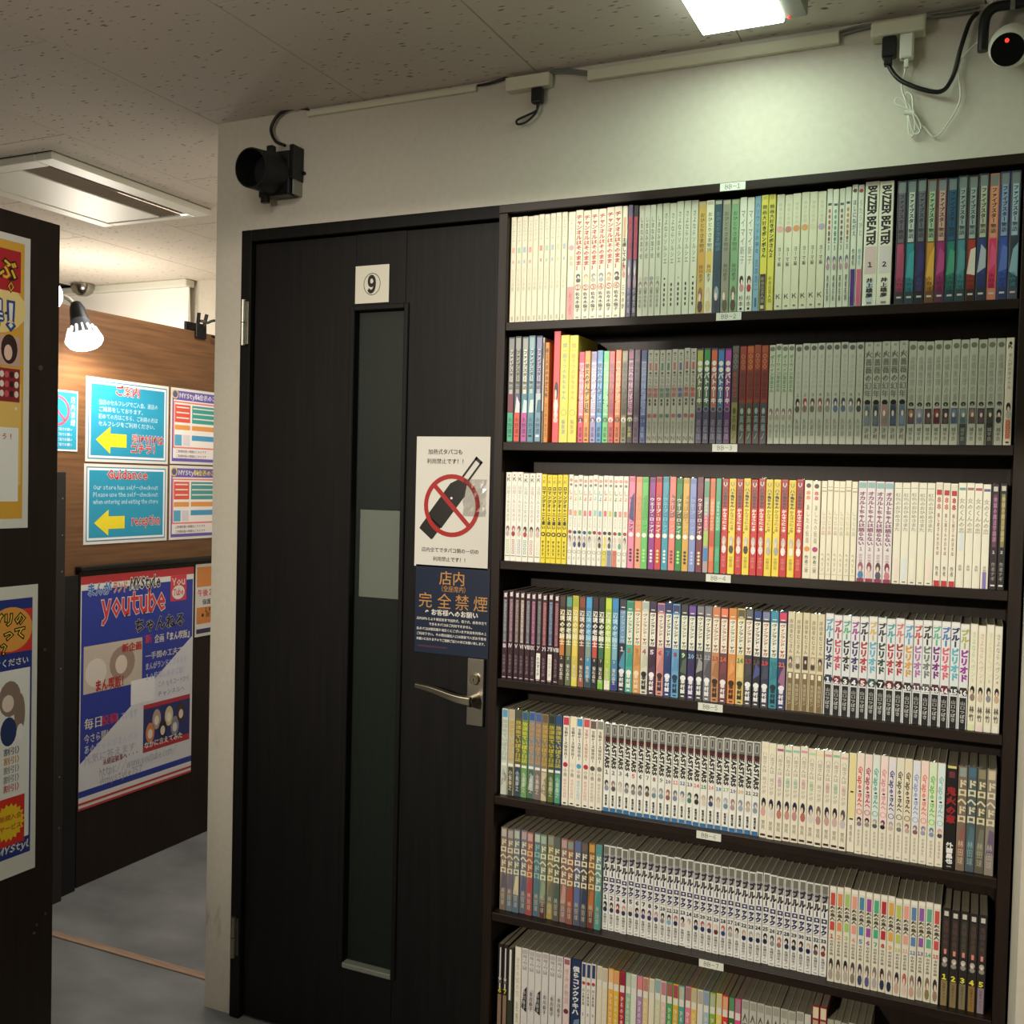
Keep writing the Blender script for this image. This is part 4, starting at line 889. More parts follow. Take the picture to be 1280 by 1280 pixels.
# row 3 -------------------------------------------------------------
def row3():
    S_(3, 631.8, 677, 6, 'white comic with pastel author name and faint title', W1, [('o', .965, .14, 'd86a5a'), ('n', 'K', .90, '5a5854', .6), ('v', '山田くんと女の子', .86, .44, ['b0b4a8', 'd0a8a0', 'b0b0a4', 'a8b4ac', 'd0a4a0', 'b8b8ac'], .5), ('f', .28, .40, ['7c6a6c', 'b86878', '84606c', '24222a', '3c2c34', '8c6c70'], ['c8b4b0', 'a03448', 'd8c4bc', 'c0404c', 'd8c4b8', 'd4b8b0']), ('v', '□□□□', .25, .08, ['9cc88c', 'b8586c', '7c9cc0', '5c9ca4', 'd8586c', 'e4d8c4'], .5), ('b', .055, .062, '6c6a60', .95)], .190, .128)
    S_(3, 677.4, 710, 5, 'bright yellow comic with black title', 'edd93c', [('o', .965, .14, 'd88a2c'), ('n', 'K', .90, 'a08c28', .6), ('v', 'ロマンジネ＋ニと違い', .87, .38, '1c1a12', .7, .03), ('o', .325, .42, '1c1a12'), ('o', .325, .22, 'edd93c'), ('v', 'サキヌマ', .26, .08, '1c1a12', .5), ('b', .055, .062, '7c7020', .95)], .187, .128)
    hc = ['ec9484', 'ecac84', '98c878', 'ec7c84', 'e4788c', '9cd0c8', '70b4d0', 'e06c60', 'c4cc64', '788c74', 'e88c88', 'e89c80']
    S_(3, 710.4, 786, 12, 'white comic with heart mark and coloured dot', W1, [('o', .94, .34, 'dc9c8c'), ('o', .89, .28, '8c8474'), ('v', ['しょ'], .84, .72, hc, .8, .02), ('v', '・・・・', .72, .60, '5c5c58', .5), ('b', .55, .61, hc, .7), ('v', 'ズミンの', .53, .42, 'b8b8ac', .4), ('o', .365, .36, ['b82c20', '20306c', '1c5448', '204c9c', '3c8438', '94202c', 'b82c64', '24242c', '24242c', 'a42c2c', '2c7c44', 'b83438']), ('f', .20, .33, ['8c7c78', 'a4949c', '5c6078', 'b0a4a4', '788090', 'd8d4cc', '242020', 'e8d84c', '201e20', 'd4ccc4', 'd8c8b8', '7c6c64'], ['e8d8d0', '3c4c90', '24284c', '34488c', 'e0dcd4', 'e4e0d8', '3c3430', 'ecdc50', '4c5068', 'dcd4cc', '5ca48c', 'e4d8cc']), ('b', .0, .18, ['f2f0e4'] * 7 + ['e4d440', '8c90b4', 'e07464'] + ['f2f0e4'] * 2, 1), ('q', .145, .34, '54544c'), ('n', 'C', .06, '8c8c80', .5)], .187, .12)
    fc = ['e88cac', 'e8a484', '6cc468', '94348c', 'cc3c40', '3c9cb4', 'ec8078', '208444', 'd8a84c', '8494cc', '70243c']
    S_(3, 786.4, 880, 11, 'vividly coloured comic with white rounded title', fc, [('b', .94, .985, ['d07494', 'd89470', '54a854', '5c3064', '7c2830', '2c8494', 'd87874', '146434', 'b09438', '6c7cb0', '541c30'], 1), ('d', .55, .80, ['4c4c7c', 'e09c74', '58b058', '802c7c', 'b83438', '3488a4', '9c6058', '4c4438', 'b08438', '7484bc', '5c1c30']), ('v', 'ウェーブ・ロ・アイ', .78, .40, ['3c3c6c', 'd88c6c', '54a850', 'f0e8f0', 'f4e4e0', '7cc8d8', 'f8b4ac', 'd8ecd8', 'e8c070', 'a8b4e0', 'f0d8dc'], .7, .02), ('o', .365, .36, 'f0ece4'), ('v', '●●●●', .22, .07, ['4c2c34', '3c2418', 'b0e89c', 'f0e8f0', 'e8dc7c', 'e4f0f0', '8c3c38', 'b0f080', '2c2410', 'c0c8ec', 'e8dc9c'], .5)], .187, .12)
    S_(3, 880.3, 902, 3, 'comic with busy multicoloured patchwork spine', ['b0a0a0', 'e07048', '3ca478'], [('b', .80, .97, ['4c9470', 'c86c48', '4c9c80'], 1), ('b', .62, .78, ['8cb4b0', 'e8906c', '30a880'], 1), ('b', .45, .60, ['d85080', 'd8683c', '58b88c'], 1), ('b', .28, .44, ['a8c858', 'c84c30', '2c9468'], 1), ('b', .12, .26, ['3484c4', 'e08454', '4cb084'], 1), ('v', 'はなちゃんの日記', .76, .45, ['f0e0c0', 'f4d4b8', 'b8e8c8'], .5, .02)], .187, .12)
    rb = ['c8282c', 'f0d848', 'c8282c', 'f0d848', 'c8282c', 'c8282c', 'f0d848', 'f0d848', 'c8282c', 'f0d848', 'c8282c']
    S_(3, 902.4, 1005, 11, 'red or yellow comic with black and white title', rb, [('b', .70, .985, ['8c2028' if c[0] == 'c' else 'd8c040' for c in rb], 1), ('n', 'U', .92, ['e8dcd8' if c[0] == 'c' else '8c7c2c' for c in rb], .6), ('v', '八十亀ちゃん', .90, .70, '1c1414', .8, .03), ('v', 'かんさつにっき', .69, .46, ['f8f0e8' if c[0] == 'c' else 'a09030' for c in rb], .75, .03), ('s2', .42, .45, '1c1414'), ('f', .22, .40, 'c8c0b8', ['e8e4e0', '3c3838', 'e8e4e0', '2c2828', 'e8e4e0', 'e0dcd8', 'b8b4ac', 'a8a49c', 'f0ece8', 'f0e8d8', 'f4f0ec']), ('v', '安藤正基', .19, .07, ['e89088' if c[0] == 'c' else 'b0a038' for c in rb], .55)], .187, .12)
    S_(3, 1005.4, 1026.4, 2, 'cream comic with pink swirl and round number', C1, [('o', .945, .3, '3c3834'), ('v', '８８', .90, .80, ['dc8c74', 'cc5c74'], .8, .04), ('v', 'あしたの仮面', .76, .36, 'a8a090', .4), ('o', .30, .34, ['e09440', 'b82c74']), ('v', '作者二宮', .24, .06, '3c3834', .45)], .187, .12)
    S_(3, 1026.8, 1072.6, 6, 'plain cream comic with thin ruled bands', C1, [('b', .93, .935, '9c9078', 1), ('b', .89, .905, 'b8ac90', 1), ('v', 'しつじの森', .70, .45, ['dca898', 'd8a898', 'c8a8a0', 'b8b8a0', 'd0c48c', 'a8c0b0'], .6), ('v', 'ヘペリン', .28, .08, '8c8474', .4), ('b', .05, .055, 'b8ac90', 1)], .187, .12)
    S_(3, 1073, 1117.6, 4, 'pale lilac comic with green head and crimson artwork', 'e4dcde', [('b', .93, .985, '8cb4b4', 1), ('v', 'オカルトちゃんは語らない', .90, .36, ['84506c', '885070', '844c70', '844c70'], .75, .03), ('n', '1234', .31, '6c3c5c', .4), ('v', '原作画', .28, .20, 'b890a0', .6), ('f', .03, .20, ['a05870', '8c3c50', '4c3038', '7c2444'], ['3c7cb0', 'e0c8c0', '4c4c5c', 'c87888']), ('b', .0, .035, '8c2444', 1)], .187, .12, num='1234')
    S_(3, 1118, 1169.5, 5, 'off white comic with pale grey calligraphy', 'e9e5d4', [('b', .94, .945, '8c8c7c', 1), ('v', '虹色のおひめさまた', .90, .52, 'a4a498', .7, .01), ('b', .05, .25, ['ecdcd4', 'd8e4e8', 'ecead4', 'eceacc', 'f0dcd4'], .6), ('b', .015, .025, '4c4c44', .5)], .186, .12)
    S_(3, 1169.8, 1198, 3, 'white comic with red head and red foot', 'ebe6d6', [('b', .93, .985, 'e0dccc', 1), ('b', .88, .93, 'b83438', .9), ('v', '８８', .87, .74, ['c87c78', 'd8706c', 'c04448'], .85, .04), ('v', '殺し屋さんの日々は', .71, .30, '8c4440', .35), ('v', '作者', .20, .10, '5c5850', .4), ('b', .0, .055, 'c0343c', 1)], .187, .12)
    S_(3, 1198.3, 1239.4, 4, 'white comic with thin grey brush title', 'ece8d8', [('b', .93, .955, ['6c9ca0', '9c7870', 'b05864', '6c5c9c'], 1), ('v', '女のくんの恋', .86, .52, 'a4a498', .7, .01), ('b', .35, .52, ['d8e4e8', 'ece8d8', 'ece8d8', 'ece8d8'], .6), ('v', '高野ひと深', .22, .06, '8c887c', .4), ('b', .0, .16, ['ece8d8', 'ece8d8', 'ece8d8', '8478b8'], .6)], .187, .12)
    S_(3, 1239.8, 1260, 2, 'nearly black comic with violet and gold strip', ['2a1e26', '1c1c1c'], [('b', .93, .975, 'c8c4bc', .7), ('b', .40, .90, ['6c3c5c', '8c8450'], .55), ('v', '地獄の魔法学園譚', .88, .45, ['c08cb0', 'd0bc80'], .5), ('n', '12', .34, 'e0dcd4', .4, .03), ('v', '作者ナギ', .26, .08, 'a09c98', .5), ('b', .03, .045, 'e0dcd4', .7)], .187, .12)
row3()
# row 4 -------------------------------------------------------------
def row4():
    st = ['8c9498', 'a48494', '9c8c88', 'c8b49c', '8c8c94', 'b8748c', '7c8484', 'b87078', '7c94a8', 'a87078']
    S_(4, 628.4, 699, 10, 'maroon black comic with faded picture strip', '38202a', [('b', .93, .975, 'e0d8d4', .6), ('v', 'ゴ', .985, .93, 'e8e0dc', .6, .03), ('b', .42, .90, st, .62), ('v', 'アンゴルモア戦記', .89, .44, ['5c646c', '705464', '74604c', '7088a8', '586078', '64508c', '585c54', '8c5c58', '54508c', '84504c'], .5), ('v', ['Ⅲ', 'Ⅳ', 'Ⅴ', 'Ⅵ', 'Ⅷ', 'Ⅸ', 'Ⅹ', 'Ⅺ', 'Ⅻ', 'Ⅷ'], .41, .35, 'e0d8dc', .7, .02), ('b', .03, .32, ['38202a'] * 6 + ['f0ece4', '38202a', 'ece8dc', '38202a'], .9), ('v', 'たかぎ七彦', .28, .07, ['8c7c80'] * 6 + ['2c2428', '9c8088', 'b0a8a0', '9c8088'], .5), ('b', .015, .025, 'c8bcc0', .7)], .191, .128)
    S_(4, 699.4, 773, 9, 'fantasy comic with old knight title', ['3a2c22', '4c5c48', 'd0bc54', '5c4434', '4c90b8', '24242c', '283428', 'a8c84c', '4c84ac'], [('b', .88, .985, ['4c4038', '5c9c94', 'a8b440', '8c4c38', '4ca4dc', '3c2428', '30302c', 'c8dc48', '3c90d0'], 1), ('b', .33, .55, ['c87c3c', '8c8c5c', 'e8d060', '6c3c38', '8c9c84', 'c85044', '3c7050', 'b8cc58', '88b4c0'], .85), ('v', '辺境の老騎士', .85, .45, ['f4e4c0', 'ece8d8', 'f0e8b8', 'e8dccc', 'a8d4e8', 'f0e8e0', 'e8ecdc', 'e8f0c0', 'b8dcec'], .8, .03), ('n', '123456789', .29, 'e4dcc0', .4), ('b', .0, .10, ['3a2c22', '6c7458', 'e0d45c', '9c5c4c', '3c4c54', '24242c', '84c048', 'f0ecd8', '3c3c8c'], 1), ('v', '菊石森生', .24, .06, 'e4dcd0', .5, .02)], .190, .128)
    vb = ['2c2c38', '4cac98', 'd89c5c', 'd8d8c4', '4c3048', 'dc9c94', '24407c', '6ca4c8', '2c3434', '3c3060', '3c3c3c', '74747c', 'c08c64', '6c4044', 'dc8c4c', 'dcc47c', '3c3c44', '24242c', '34384c', '3c8c9c', '3c3c6c']
    hd = ['3c3c48', '3c8c6c', 'e0a46c', 'b0bcb8', '30304c', '6c5c90', '2c3464', '3c4070', '3c343c', '6c48a0', '7c7c84', '7c7c84', 'd8805c', 'f0805c', 'd88c44', '5c5838', '646464', '2c4c8c', '7c84a4', '3c90b0', 'd84060']
    nc = ['d8dce0', 'b05c54', 'a88048', 'b0447c', 'f0e8ec', 'c0404c', '2c84a8', 'a02c58', 'c8ecb4', '80ccd8', '9c9ca0', 'b0b0b4', 'b0483c', 'e06c44', 'c8a878', '3c7c4c', 'b83440', '6c4c38', 'e04448', '2c7c74', 'e87c3c']
    ac = ['e8e8e8', 'f4f0e8', 'f0dcb8', '242020', 'f4f0f0', '3c2420', 'f0f0f4', '1c3450', 'f0f0ec', 'f0ecf4', 'f0f0f0', 'f0f0f0', '342018', 'f4ece8', '342010', '2c2818', 'f0f0f0', 'f0f0f0', 'f0f0f0', '182c34', 'f0ecf4']
    S_(4, 773.6, 984.6, 21, 'viking saga comic with white title box', vb, [('b', .90, .985, hd, 1), ('b', .905, .915, 'e8e4dc', .6), ('b', .52, .88, ['6c94b8'] + ['ecead8'] * 20, .92), ('v', 'ヴィンランド・サガ', .87, .53, ['b0c8d8', '3c8470', 'a07c48', 'a0785c', '24202c', '8c5c60', '202c54', '1c2438', '5c8858', '4c7870', '5c6458', '5c5c54', 'a0604c', 'b0604c', '8c7c6c', '4c5434', 'a05454', '343854', 'a84c4c', '3c6468', 'b84444'], .62, .02), ('d', .28, .42, ['4c90b0', '3c9c8c', 'c88c50', 'c8c8b4', '3c2438', 'c88484', '1c346c', '5c94c0', '54645c', '34285c', '9c9c9c', '54545c', 'a8744c', '7c444c', 'e8a05c', 'e8d090', '4c4448', '4c5490', '44485c', '2c7c90', '9c6c88']), ('n', [str(i) for i in range(1, 22)], .435, nc, .60, .04), ('o', .215, .36, ac), ('v', '幸村誠', .205, .05, ac, .55, .04), ('b', .015, .028, ac, .5)], .189, .128, num=[str(i) for i in range(1, 22)])
    S_(4, 985, 1031.5, 5, 'brown footed cream comic with tiny portrait', 'dcd2b4', [('v', '岸田幸むじさん', .93, .58, '6c6450', .5), ('b', .42, .56, ['c8c0ac', 'b8b0a0', '4c3c34', 'a89c88', 'b0a488'], .85), ('f', .43, .55, ['5c5444', 'd4ccb8', '2c2420', 'd8ccb4', '3c2c24'], ['8c7c68', '5c5040', '3c302c', '4c4030', '9c8c70']), ('b', .0, .39, '7c6848', .95), ('b', .33, .38, 'f0ead4', .5), ('v', '鬼頭莫宏ン', .28, .06, 'c8bc9c', .5)], .190, .128)
    tc_ = ['54a4c4', 'b8305c', '5cac84', '9c3c94', '241c2c', 'd8b45c', '202024', '44a0a8', 'dc7468', '54a0d0', 'c84444', '2c2420', '64b494', '4c74b4', '24285c', 'b4b44c']
    b2 = ['203458', 'cc4460', '242828', '3c2c6c', 'b43038', '64b0cc', '20402c', 'b82c34', 'a82c30', 'dca040', 'b070b0', '747c74', '7c2480', 'e0607c', '5cb4c8', '9c2c98']
    nb = ['20344c', '7c2430', '20201f', '2c1c34', '6c2024', '2c5450', '10140f', '6c2024', '3c1818', '241c18', '5c3850', '5c5c5c', '4c2038', '6c2030', '18302c', '34201f']
    S_(4, 1032, 1213, 16, 'white comic with two tone katakana title', 'e0e4e6', [('b', .96, .985, 'f0ece4', 1), ('v', 'ブルー', .95, .76, tc_, .85, .045), ('v', 'ピリオド', .76, .45, b2, .85, .045), ('b', .0, .30, '1c1c1e', .88), ('o', .355, .50, nb), ('b', .315, .395, nb, .9), ('n', [str(i) for i in range(1, 17)], .322, 'f4f4f4', .72, .05), ('v', '山口つばさ', .27, .06, 'b8b8b4', .5, .02)], .191, .128, num=[str(i) for i in range(1, 17)])
    S_(4, 1213.4, 1254.4, 4, 'pale comic with small dark portrait band', 'e6e2cc', [('b', .93, .985, 'ece8dc', 1), ('v', 'さよならヘヴン', .93, .50, ['b8ccb0', 'dcb0ac', 'd8d4b0', 'a8a8ac'], .55), ('n', '1234', .46, ['b8ccb0', 'dcb0ac', 'a8bcc0', 'c87c70'], .4), ('f', .28, .42, ['1c1418', '2c2428', '1c1c30', '2c1c20'], ['8c7870', 'd0b8a8', '8c8c98', 'c8a88c']), ('v', '林竹', .24, .09, '4c4840', .6, .02), ('b', .0, .06, ['dce4b0', 'ecd4d4', 'e8e4d4', 'e8e8e0'], .8)], .191, .128)
row4()
# row 5 -------------------------------------------------------------
def row5():
    S_(5, 627, 703, 9, 'leafy green comic with yellow title', ['c8d0c4', 'b8b498', '5c5c44', '6c8c4c', '7c8c90', '7c7c84', '8c7c5c', '4c5c3c', '3c5470'], [('b', .90, .985, ['5c9cbc', 'b8ac94', '4c4c48', '3c5c90', '3c5c9c', '4c649c', '6c5c4c', '2c3430', '2c4c80'], .9), ('v', '放課後ていぼう日誌', .88, .40, ['a8b0a4', 'c8a048', 'c8b44c', 'd8cc4c', 'c8904c', 'c8943c', 'c8a448', 'c8ac3c', 'c8b43c'], .85, .02), ('b', .34, .37, 'e8e8dc', .9), ('b', .0, .33, ['c4c8bc', '44483c', '34485c', '6c9c64', '4c6c58', '7c6c64', 'c8bc9c', '5c6c34', '4c9c7c'], .9), ('d', .10, .26, ['8c8c84', '5c5438', '4c6484', '8cb484', 'a8b8a8', '8c7c74', '8c8464', '7c8c4c', '64ac90']), ('v', '小坂泰之', .30, .06, 'dcd8c8', .5)], .188, .128, sb=.020)
    S_(5, 703.4, 754.6, 6, 'cream comic with coloured head and faded author', 'ebe6d6', [('b', .90, .985, ['c84058', 'ece4b8', '4c9ccc', 'd05460', '6c5c54', '8c8c84'], 1), ('v', '宝箱ケース保育員ー', .88, .52, ['3c3430', '4c4438', '2c5870', 'c07870', '4c4038', '54544c'], .5, .02), ('o', .455, .36, ['b82c44', 'e4dcc4', '4c9cc8', 'c02c44', '5c504c', '7c7c70']), ('v', '小冊', .42, .32, '8c7c74', .5), ('v', '著者の名前付', .30, .08, ['dca0a0', 'e0b0a4', 'a0c4d8', 'dca0a4', 'b8a8a0', 'b8b4a8'], .5), ('b', .015, .03, K1, .5)], .189, .128, sb=.016)
    S_(5, 755.4, 951.6, 22, 'white comic titled BEASTARS with blue foot', 'ebebe2', [('b', .84, .99, '6a6a68', 1), ('b', .87, .97, 'a4a49c', .6), ('b', .885, .955, '4c4a44', .28), ('b', .80, .845, 'a02c30', 1), ('r', 'BEASTARS', .845, .49, '1c1a1a', .68, .05), ('n', [str(i) for i in (1, 2, 3, 4, 5, 6, 7, 8, 9, 10, 11, 12, 13, 14, 15, 16, 18, 17, 19, 20, 21, 22)], .425, ['3c3c3c', '5c6468', '5c7ca0', '3c3c4c', 'c84048', '1c1a1c', '8c8c8c', '8c3c50', '7c8070', '44306c', 'dc5c50', '24589c', '3c305c', 'd04c4c', '2c6c44', 'd86c70', '2c7cb8', '8cac7c', '6c5c94', 'd8a45c', '201e20', '3c3c3c'], .58, .03), ('f', .24, .36, ['3c4454', '8c7c74', 'b8b4b0', '4c4c50', '5c5458', '4c3c4c', '3c342c', 'b0bcc0', '8c9ca0', 'a06c5c', '6c7484', '6c7c8c', '3c6c60', '2c2028', 'c8b8a4', '4c3c4c', 'b8a498', 'a8b8c8', '9c7c80', '8c94a8', 'a89888', '7c8c9c'], ['8c94a4', '5c5450', 'd8d0cc', '8c8c90', '8c8488', '8c8490', '6c5c4c', '6c8c9c', '7c98a4', '8c5c50', '7c88a0', 'd8d8d0', '4c7c70', '3c2c34', 'e0d0c0', '3c4c74', 'dccfc4', '6c94ac', 'b09498', 'a0a8bc', 'c8b8ac', '8c9cb0']), ('b', .05, .21, 'f2f2ea', .9), ('v', '板垣巴留', .195, .07, '24201c', .34, .06), ('b', .0, .045, '2c6ca0', 1)], .184, .120, sb=.018, num=[str(i) for i in (1, 2, 3, 4, 5, 6, 7, 8, 9, 10, 11, 12, 13, 14, 15, 16, 18, 17, 19, 20, 21, 22)])
    S_(5, 952, 1062, 11, 'ivory comic with black haired girl portrait', 'ebe5d2', [('b', .93, .955, ['e8dcb8', 'ece4b8', 'b05c84', '8cc4a0', '98ccac', 'dca0b0', 'b8d8a8', 'ece0a8', 'dc98a0', '94c4a0', 'e0b8b0'], 1), ('v', '八雲さんは', .90, .68, 'a8a494', .6), ('b', .56, .66, ['ebe5d2', 'ebe5d2', 'dcb4c8', 'b0d8c0', 'b8dcc4', 'e4bcc0', 'c4dcb8', 'ebe5d2', 'e4b4b8', 'b4d4bc', 'e8c8c0'], .5), ('v', '餌づけが', .64, .46, 'b0aa9c', .5), ('f', .23, .42, ['20202c', '242838', '302c38', '24243c', '201c3c', '302c38', '2c3460', '7c6c64', '302c40', '24242c', '5c544c'], ['d8a8a4', 'e0d8d0', 'c07c74', 'c89088', 'c88c8c', 'b86c60', 'd8d0cc', 'b88c84', 'c8a09c', 'd0b0ac', 'c8c0c4']), ('v', '里見', .19, .09, '8c8474', .5), ('b', .02, .042, '3c1c1c', .8)], .187, .128, sb=.014)
    S_(5, 1062.3, 1072, 1, 'plain pale yellow comic with black rule', 'ebe6d4', [('b', .34, .99, 'e8dca0', 1), ('b', .60, .615, K1, .5), ('b', .325, .34, K1, .6), ('v', '著者名', .28, .10, '8c8474', .4)], .187, .128, sb=.014)
    gc = ['d8483c', 'a02c54', '54a890', 'e08c94', '3c3070', '3c3c2c', '4c4020', '8c9cc8', 'e07c68', '74bc54', '8cc0c0']
    S_(5, 1072.3, 1184, 11, 'ivory comic with looping outlined latin title', 'e9e4d2', [('b', .34, .985, ['f0dcd0', 'f0d8d4', 'dce8e0', 'f4dcdc', 'e4e0e8', 'e4e0cc', 'e8dcc0', 'e0e4f0', 'f4d8d0', 'd8ecc8', 'dcecec'], .95), ('r', 'Grape', .87, .64, gc, .60, .015), ('b', .615, .63, K1, .4), ('v', 'さんへ', .61, .47, gc, .65, .03), ('q', .42, .38, gc), ('f', .28, .37, ['2c1c34', '3c242c', 'b0a8a8', '7c3c64', 'b8a49c', 'b0b0a4', '8c6c7c', '8c7c8c', '8484a4', '5c7ca8', 'd8a0a0'], ['8c7c94', 'a08c8c', '5c5c5c', '24202c', 'c8b8b0', '7c7c74', 'c8a8a0', '8c5c6c', 'a0a0b8', '7c98c0', '4c4854']), ('v', 'おおひなた', .25, .08, 'a8a090', .35), ('b', .02, .03, 'a8a090', .5)], .190, .128, sb=.012)
    S_(5, 1184.6, 1199, 1, 'thick black volume with red title characters', '191717', [('b', .97, .995, 'd8cc7c', .9), ('b', .88, .94, '6c3038', .6), ('v', '鬼火の章', .80, .44, '9c2428', .85, .03), ('v', '外薗昌也', .26, .05, 'ecebe6', .6, .05), ('b', .02, .03, 'a8a4a0', .5)], .190, .135, sb=.012)
    S_(5, 1199.5, 1248, 4, 'weathered comic with large ivory DOROHEDORO title', ['7c6c5c', '4c5c64', '5c5c50', '8c8478'], [('b', .90, .985, ['8c9c94', '4c6c84', '8c8468', 'c8bc9c'], .85), ('v', 'ドロヘドロ', .88, .46, 'd8cfae', .95, .035), ('d', .18, .42, ['8c5c54', '54707c', '747464', '6c5c74']), ('v', '林田球', .30, .06, ['c8b898', '8ca8ac', 'a8a48c', 'b0a8a0'], .6)], .190, .128, sb=.012)
row5()
# row 6 -------------------------------------------------------------
def row6():
    dc = ['857468', '7e706a', '6e7a7c', '727280', '966058', '62747a', '76806f', '837d5e', '5e6454', '866c64', '885f50', '626882', '505458', '85603f', '68928c']
    S_(6, 625.5, 753, 15, 'weathered paint spattered comic with ivory title', dc, [('b', .89, .98, ['b8b0a8', 'a8a09c', 'b4b8ac', 'b09c9c', 'c09c94', 'b8c4ac', '9cb4a8', '8c9484', '5c6464', 'b89894', '84948c', '5c6c98', '6c5c54', 'c8984c', '4c9490'], .9), ('v', 'ドロヘドロ', .87, .45, ['d8cfae', 'd0c8ac', 'd4d0b0', 'dcd4b4', 'e0b480', '84b8b0', 'd8d8b8', 'd8cca0', 'd8d4b8', 'e0d4b8', 'dccfa8', 'e0dcc4', 'e4d8b8', 'dcc490', 'd8e0cc'], .95, .035), ('d', .22, .44, ['5c5c68', '6c6478', 'd0c0a0', '5c5c74', 'a84850', '4c747c', '8c9c84', '6c6c5c', '4c5c54', 'b89084', 'a84c38', '5c6c9c', '34405c', 'b86c3c', '4c8c84']), ('b', .0, .18, ['74685c', '5c7480', '546c80', '5c6474', 'a04c48', '4c6c80', '5c2c30', 'a8944c', '54544c', '8c6c6c', '8c5448', '54546c', '44444c', '6c2c2c', '4c948c'], .9), ('v', '林田球', .28, .06, 'b8b4a0', .5)], .181, .128, sb=.024)
    vn = [1, 2, 3, 4, 5, 6, 7, 8, 9, 10, 11, 12, 13, 14, 15, 20, 21, 19, 18, 17, 16] + list(range(22, 34))
    hr = ['1c2030', '4c3c40', '8c3444', 'c8948c', 'd8ccc4', '1c2434', '3c1c34', '5c4c6c', 'b0949c', '2c3430', '24242c', 'b06c78', '242030', 'b0a89c', '2c2434', 'a85c6c', 'c07c70', 'd8c8ac', 'b8645c', '8c7874', '24202c', 'b8a494', 'a8a8a0', 'a8bcc0', '141c34', '4c5450', 'b0786c', '1c2420', '302c30', '44242c', 'c0b09c', '2c2830', '5c3c34']
    S_(6, 754, 1037.6, 33, 'white comic with angular navy katakana title', 'e3e3de', [('b', .80, .985, '8f8f92', .95), ('b', .90, .985, '76766a', .95), ('v', 'ブル', .885, .70, '26242a', .85, .05), ('v', 'ーロック', .70, .445, '26285c', .85, .05), ('b', .432, .436, '3c3c3c', 1), ('n', [str(i) for i in vn], .365, '26283c', .62, .05), ('f', .22, .34, hr, ['24304c', '34304c', '5c2c3c', '2c3450', '34304c', '2c3a5c', '4c4474', '3c3460', '4c3c74', '8c7c84', '7cacc8', '242c50', 'c8a4a8', 'e0dcd0', '2c3054', '24305c', '34305c', '6c2c2c', '24447c', 'a0a4a8', 'c8bcc0', '1c2448', '1c2450', '1c244c', '20284c', '8c9090', '9c6c60', '24304c', '283450', '242c54', '1c2448', '6c4c54', '8c3c34']), ('v', '金城宗幸ノ', .20, .05, '5c5a54', .6), ('b', .02, .028, '6c6c64', .6)], .179, .115, sb=.032, num=[str(i) for i in vn])
    fc = ['c84c44', 'dc8c5c', 'a4c46c', 'e49c8c', '4c88ac', '9c4c9c', '4cac88', 'b8303c', 'dca44c', 'b8c45c', 'e8a090', '5c84b4', '8c5ca8', '5cac8c', 'cc5450']
    S_(6, 1038.4, 1179, 15, 'white footed comic with tinted title and crowded portraits', 'dedac8', [('b', .955, .99, 'ece8dc', 1), ('b', .80, .93, fc, .8), ('v', '火の鳥人', .80, .64, '4c4840', .75, .03), ('b', .54, .63, fc, .8), ('n', [str(i) for i in range(1, 16)], .455, fc, .62, .05), ('v', '中村の作画', .44, .28, '54504a', .45), ('f', .03, .25, ['3c3434', '3c3034', '24242c', '4c4448', '44404c', '6c5c64', '8c7474', '3c2c34', 'a08c84', '2c2430', 'b8645c', '8c7470', '30242c', '84705c', '3c3030'], ['a89c94', 'b0a098', 'b8b0a4', '8c7c74', '3c4868', '5c5c84', 'b0a8a8', '2c3454', '24304c', 'c8a898', 'dcc4b8', 'c8a090', 'b8b4a4', '8c7c54', 'a08468'])], .184, .12, sb=.018, num=[str(i) for i in range(1, 16)])
    S_(6, 1180, 1238, 5, 'dark comic with yellow number and ochre foot', '2a2422', [('b', .92, .97, 'c8c4bc', .6), ('b', .52, .90, ['3c2c2c', '3c302c', '343c34', '3c342c', '342c30'], .7), ('v', '鬼獄の夜話', .88, .55, '5c4840', .6), ('b', .53, .58, 'd88c80', .35), ('f', .40, .50, 'b0aca4', '8c8c84'), ('n', '12345', .27, 'e8dc4c', .80, .05), ('b', .0, .26, ['8c7c54', '84744c', '7c7458', '8c6c3c', '8c7c88'], .85), ('v', '加藤キャシー', .24, .04, ['5c5034', '544c30', '4c4834', '5c4424', '5c5060'], .35)], .178, .12, sb=.020, num='12345')
row6()
